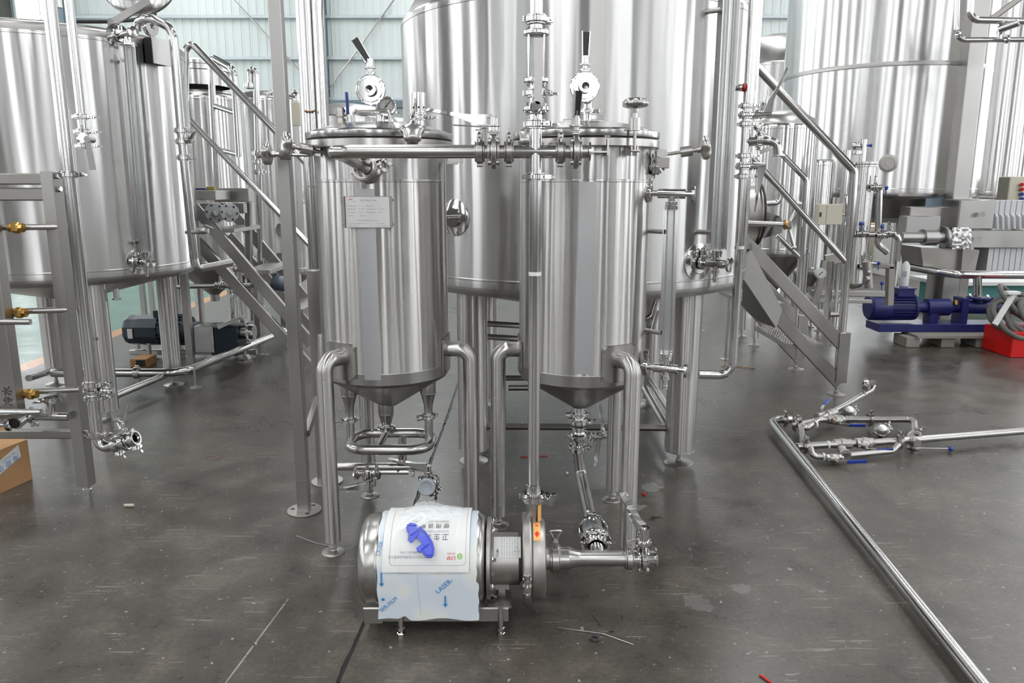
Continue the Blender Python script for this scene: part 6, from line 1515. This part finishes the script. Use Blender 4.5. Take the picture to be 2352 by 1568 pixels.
# dosing bottle by the pump
db = thing('spray_bottle', at(2076, 640, 6.9), 'white spray can standing behind the navy pump motor', 'bottle')
MB().lathe(V((at(2076, 660, 7.05).x, 7.05, 0)), Z, [(0, at(2076, 662, 7.05).z), (.038, at(2076, 662, 7.05).z), (.038, at(2076, 610, 7.05).z), (.02, at(2076, 603, 7.05).z), (.012, at(2076, 600, 7.05).z), (0, at(2076, 600, 7.05).z)], 24).build('body', M_LGREY, db)
MB().obox(V((at(2073, 627, 7.05).x, 7.05 - .039, at(2073, 627, 7.05).z)), X * .018, Y * .002, Z * .022).build('label', M_GREYINK, db)
# red box, frame and coiled dirty hose
rb_ = flr(2320, 822); ro = MB().obox(rb_ + V((.3, .2, .11)), X * .3, Y * .2, Z * .11, .03).build('red_cabinet', M_RED, None, loc=rb_); tag(ro, 'bright red machine housing on the floor at the right edge', 'machine')
hs = thing('hose_coil', rb_ + V((.1, .15, .3)), 'tangled coil of dirty grey hose heaped on the red machine', 'hose')
rg = random.Random(5)
for k in range(7):
    c_ = rb_ + V((.13 + rg.uniform(-.05, .1), .15 + rg.uniform(-.08, .08), .27 + .035 * k * .8)); r0 = .16 + rg.uniform(-.05, .04); tl = V((rg.uniform(-.5, .5), rg.uniform(-1, -.3), rg.uniform(.3, 1)))
    u, q, a = frame(tl); MB().tube([c_ + (u * math.cos(t) + q * math.sin(t)) * r0 for t in [i * 2 * math.pi / 12 for i in range(12)]], .022, bend=.05, n=10, closed=True).build('loop', M_HOSE, hs)
MB().beam(at(2285, 745, 6.2), at(2330, 672, 6.2), .03, .04, Z).obox(at(2325, 672, 6.2), X * .05, Y * .03, Z * .012).build('white_handle', M_WHITE, hs)
# far pale clutter along the back: cabinets, boxes, door
def blk(name, px0, py0, px1, py1, y, d, m, lab, cat):
    a, b = at(px0, py0, y), at(px1, py1, y)
    z0 = 0 if py1 > 999 else b.z
    c = V(((a.x + b.x) / 2, y + d / 2, (a.z + z0) / 2))
    o = MB().obox(c, X * abs(b.x - a.x) / 2, Y * d / 2, Z * abs(a.z - z0) / 2, .01).build(name, m, None, loc=(c.x, c.y, z0)); return tag(o, lab, cat)
blk('cream_cabinet', 1880, 520, 1990, 1000, 13, .6, M_CREAM, 'cream cabinet far behind the strainer column', 'cabinet')
blk('white_cabinet', 2062, 505, 2180, 1000, 12, .7, M_WHITE, 'white cabinet far behind the navy pump', 'cabinet')
blk('carton_stack', 2010, 515, 2050, 1000, 13.4, .5, M_CARD, 'stack of cartons far behind the strainer column', 'box')
blk('teal_bench', 2165, 655, 2352, 1000, 8.9, .5, M_GREENP, 'teal workbench behind the navy pump', 'bench')
blk('bench_top', 2160, 648, 2380, 656, 8.8, .7, M_WHITE, 'white top lying on the teal workbench', 'board')
blk('low_cabinet', 330, 640, 420, 1000, 13.5, .5, M_LGREY, 'low pale cabinet beyond the green floor', 'cabinet')
blk('white_board', 690, 600, 722, 1000, 9, .3, M_WHITE, 'white panel standing behind the square post', 'panel')
ctl = thing('push_button_box', at(2340, 470, 8.4), 'grey control panel with red and blue push buttons at the right edge', 'panel')
MB().obox(at(2350, 440, 8.4) + Y * .1, X * .16, Y * .1, Z * .16).build('housing', M_CREAM, ctl)
for i, m_ in enumerate((M_RED, M_RED, M_BLUE, M_BLUE)): MB().cyl(at(2347, 424 + i * 11, 8.39), at(2347, 424 + i * 11, 8.36), .02, n=14).build('push_button', m_, ctl)
# ---------------------------------------------------------------- litter on the floor
def lit(mb, name, m, lab, cat, p): o = mb.build(name, m, None, loc=p); return tag(o, lab, cat)
lit(MB().tube([flr(1283, 1441, .003), flr(1385, 1455, .003), flr(1455, 1480, .003)], .0016, n=6), 'wire', M_CAST, 'long thin steel welding wire on the floor right of the pump', 'wire', flr(1370, 1455))
lit(MB().ring(flr(1366, 1466, .004), Z, .010, .0145, .006, 28), 'rubber_ring', M_INK, 'small dark rubber ring below the thin welding wire', 'ring', flr(1366, 1466))
lit(MB().tube([flr(1360, 1412, .003), flr(1371, 1424, .003), flr(1380, 1438, .003)], .0014, bend=.02, n=6), 'black_strand', M_INK, 'short curved black strand above the thin welding wire', 'scrap', flr(1370, 1425))
lit(MB().cyl(flr(1399, 1448, .003), flr(1410, 1448, .003), .003, n=8), 'black_pellet', M_INK, 'tiny black tube piece right of the curved strand', 'scrap', flr(1404, 1448))
lit(MB().tube([flr(1426, 1412, .002), flr(1431, 1416, .002), flr(1430, 1422, .002)], .001, bend=.01, n=6), 'black_strand', M_INK, 'tiny hooked black strand furthest right near the welding wire', 'scrap', flr(1429, 1416))
lit(MB().tube([flr(1195, 1049, .003), flr(1226, 1047, .003), flr(1258, 1047, .003)], .0022, n=6), 'red_strip', M_RED, 'thin red strip lying behind the vertical pump pipe', 'scrap', flr(1226, 1047))
lit(MB().cyl(flr(1475, 1132, .004), flr(1483, 1137, .004), .004, n=8), 'red_scrap', M_RED, 'small red scrap right of the right filter tank leg', 'scrap', flr(1478, 1135))
lit(MB().cyl(flr(1745, 1549, .004), flr(1772, 1568, .004), .003, n=8), 'red_strip', M_RED, 'red strip at the bottom edge of the picture', 'scrap', flr(1760, 1560))
lit(MB().cyl(flr(286, 1160, .008), flr(308, 1160, .008), .007, n=10), 'pale_plug', M_CREAM, 'pale cylindrical plug on the floor right of the left support frame', 'plug', flr(297, 1160))
lit(MB().ball(flr(1303, 1086, .006), .007, 8), 'white_lump', M_WHITE, 'small white lump under the right filter tank', 'scrap', flr(1303, 1086))
lit(MB().ball(flr(1211, 1114, .006), .0065, 8), 'white_lump', M_WHITE, 'small white lump left of the pump inlet pipe', 'scrap', flr(1211, 1114))
rg = random.Random(11); dk = MB()
for k in range(9):
    a = flr(1510 + rg.uniform(-9, 9), 1189 + rg.uniform(-5, 5), .002); an = rg.uniform(0, 3.1); dk.tube([a, a + V((math.cos(an), math.sin(an), 0)) * .025], .0013, n=5)
lit(dk, 'bristle_tuft', M_INK, 'dark tuft of bristles right of the right filter tank', 'scrap', flr(1510, 1189))
lit(MB().tube([flr(680, 1230, .002), flr(730, 1248, .002), flr(800, 1262, .002), flr(828, 1253, .002)], .001, bend=.05, n=5), 'thin_wire', M_CAST, 'thin wire curling round the front left leg of the left filter tank', 'wire', flr(740, 1250))
lit(MB().obox(flr(935, 1168, .002), X * .016, Y * .004, Z * .002), 'green_scrap', M_GREENP, 'tiny green scrap on the floor joint behind the pump', 'scrap', flr(935, 1168))
lit(MB().tube([flr(470, 1048, .002), flr(490, 1044, .002), flr(505, 1052, .002), flr(488, 1054, .002)], .0012, bend=.02, n=5), 'wood_shaving', M_CARD, 'thin curled shaving on the open floor at the left', 'scrap', flr(488, 1048))
for i, (x, y) in enumerate([(1690, 842), (1720, 845), (1670, 842)]):
    lit(MB().tube([flr(x - 14, y, .003), flr(x - 5, y - 3, .004), flr(x + 4, y + 1, .003), flr(x + 14, y - 1, .003)], .003, bend=.02, n=5), 'wood_shaving', M_CARD, ('orange curl of shaving beside the pipe column foot', 'orange curl of shaving furthest right past the pipe column foot', 'orange curl of shaving just left of the pipe column foot')[i], 'scrap', flr(x, y))
# ---------------------------------------------------------------- plant standing behind the camera, seen in the reflections
for i, (x, y, r) in enumerate(((-3.6, -5.2, .8), (-.6, -6.5, .55), (3.4, -5.6, .75), (6.8, -3.5, .9))):
    big_tank('storage_tank', ('tank behind the camera at the far left', 'slim tank behind the camera near the middle', 'tank behind the camera right of the middle', 'tank behind the camera at the far right')[i], (x, y), r, .7, 3.0, legs4(x, y, r * .65), m=M_FLAT, lr=.06, dome=.3, seg=40)
for i, x in enumerate((-8, 8)):
    struct(MB().box((x, -8.7, ZT / 2), .35, .3, ZT), 'trim_%d' % (4 + i), M_DARKBLUE)
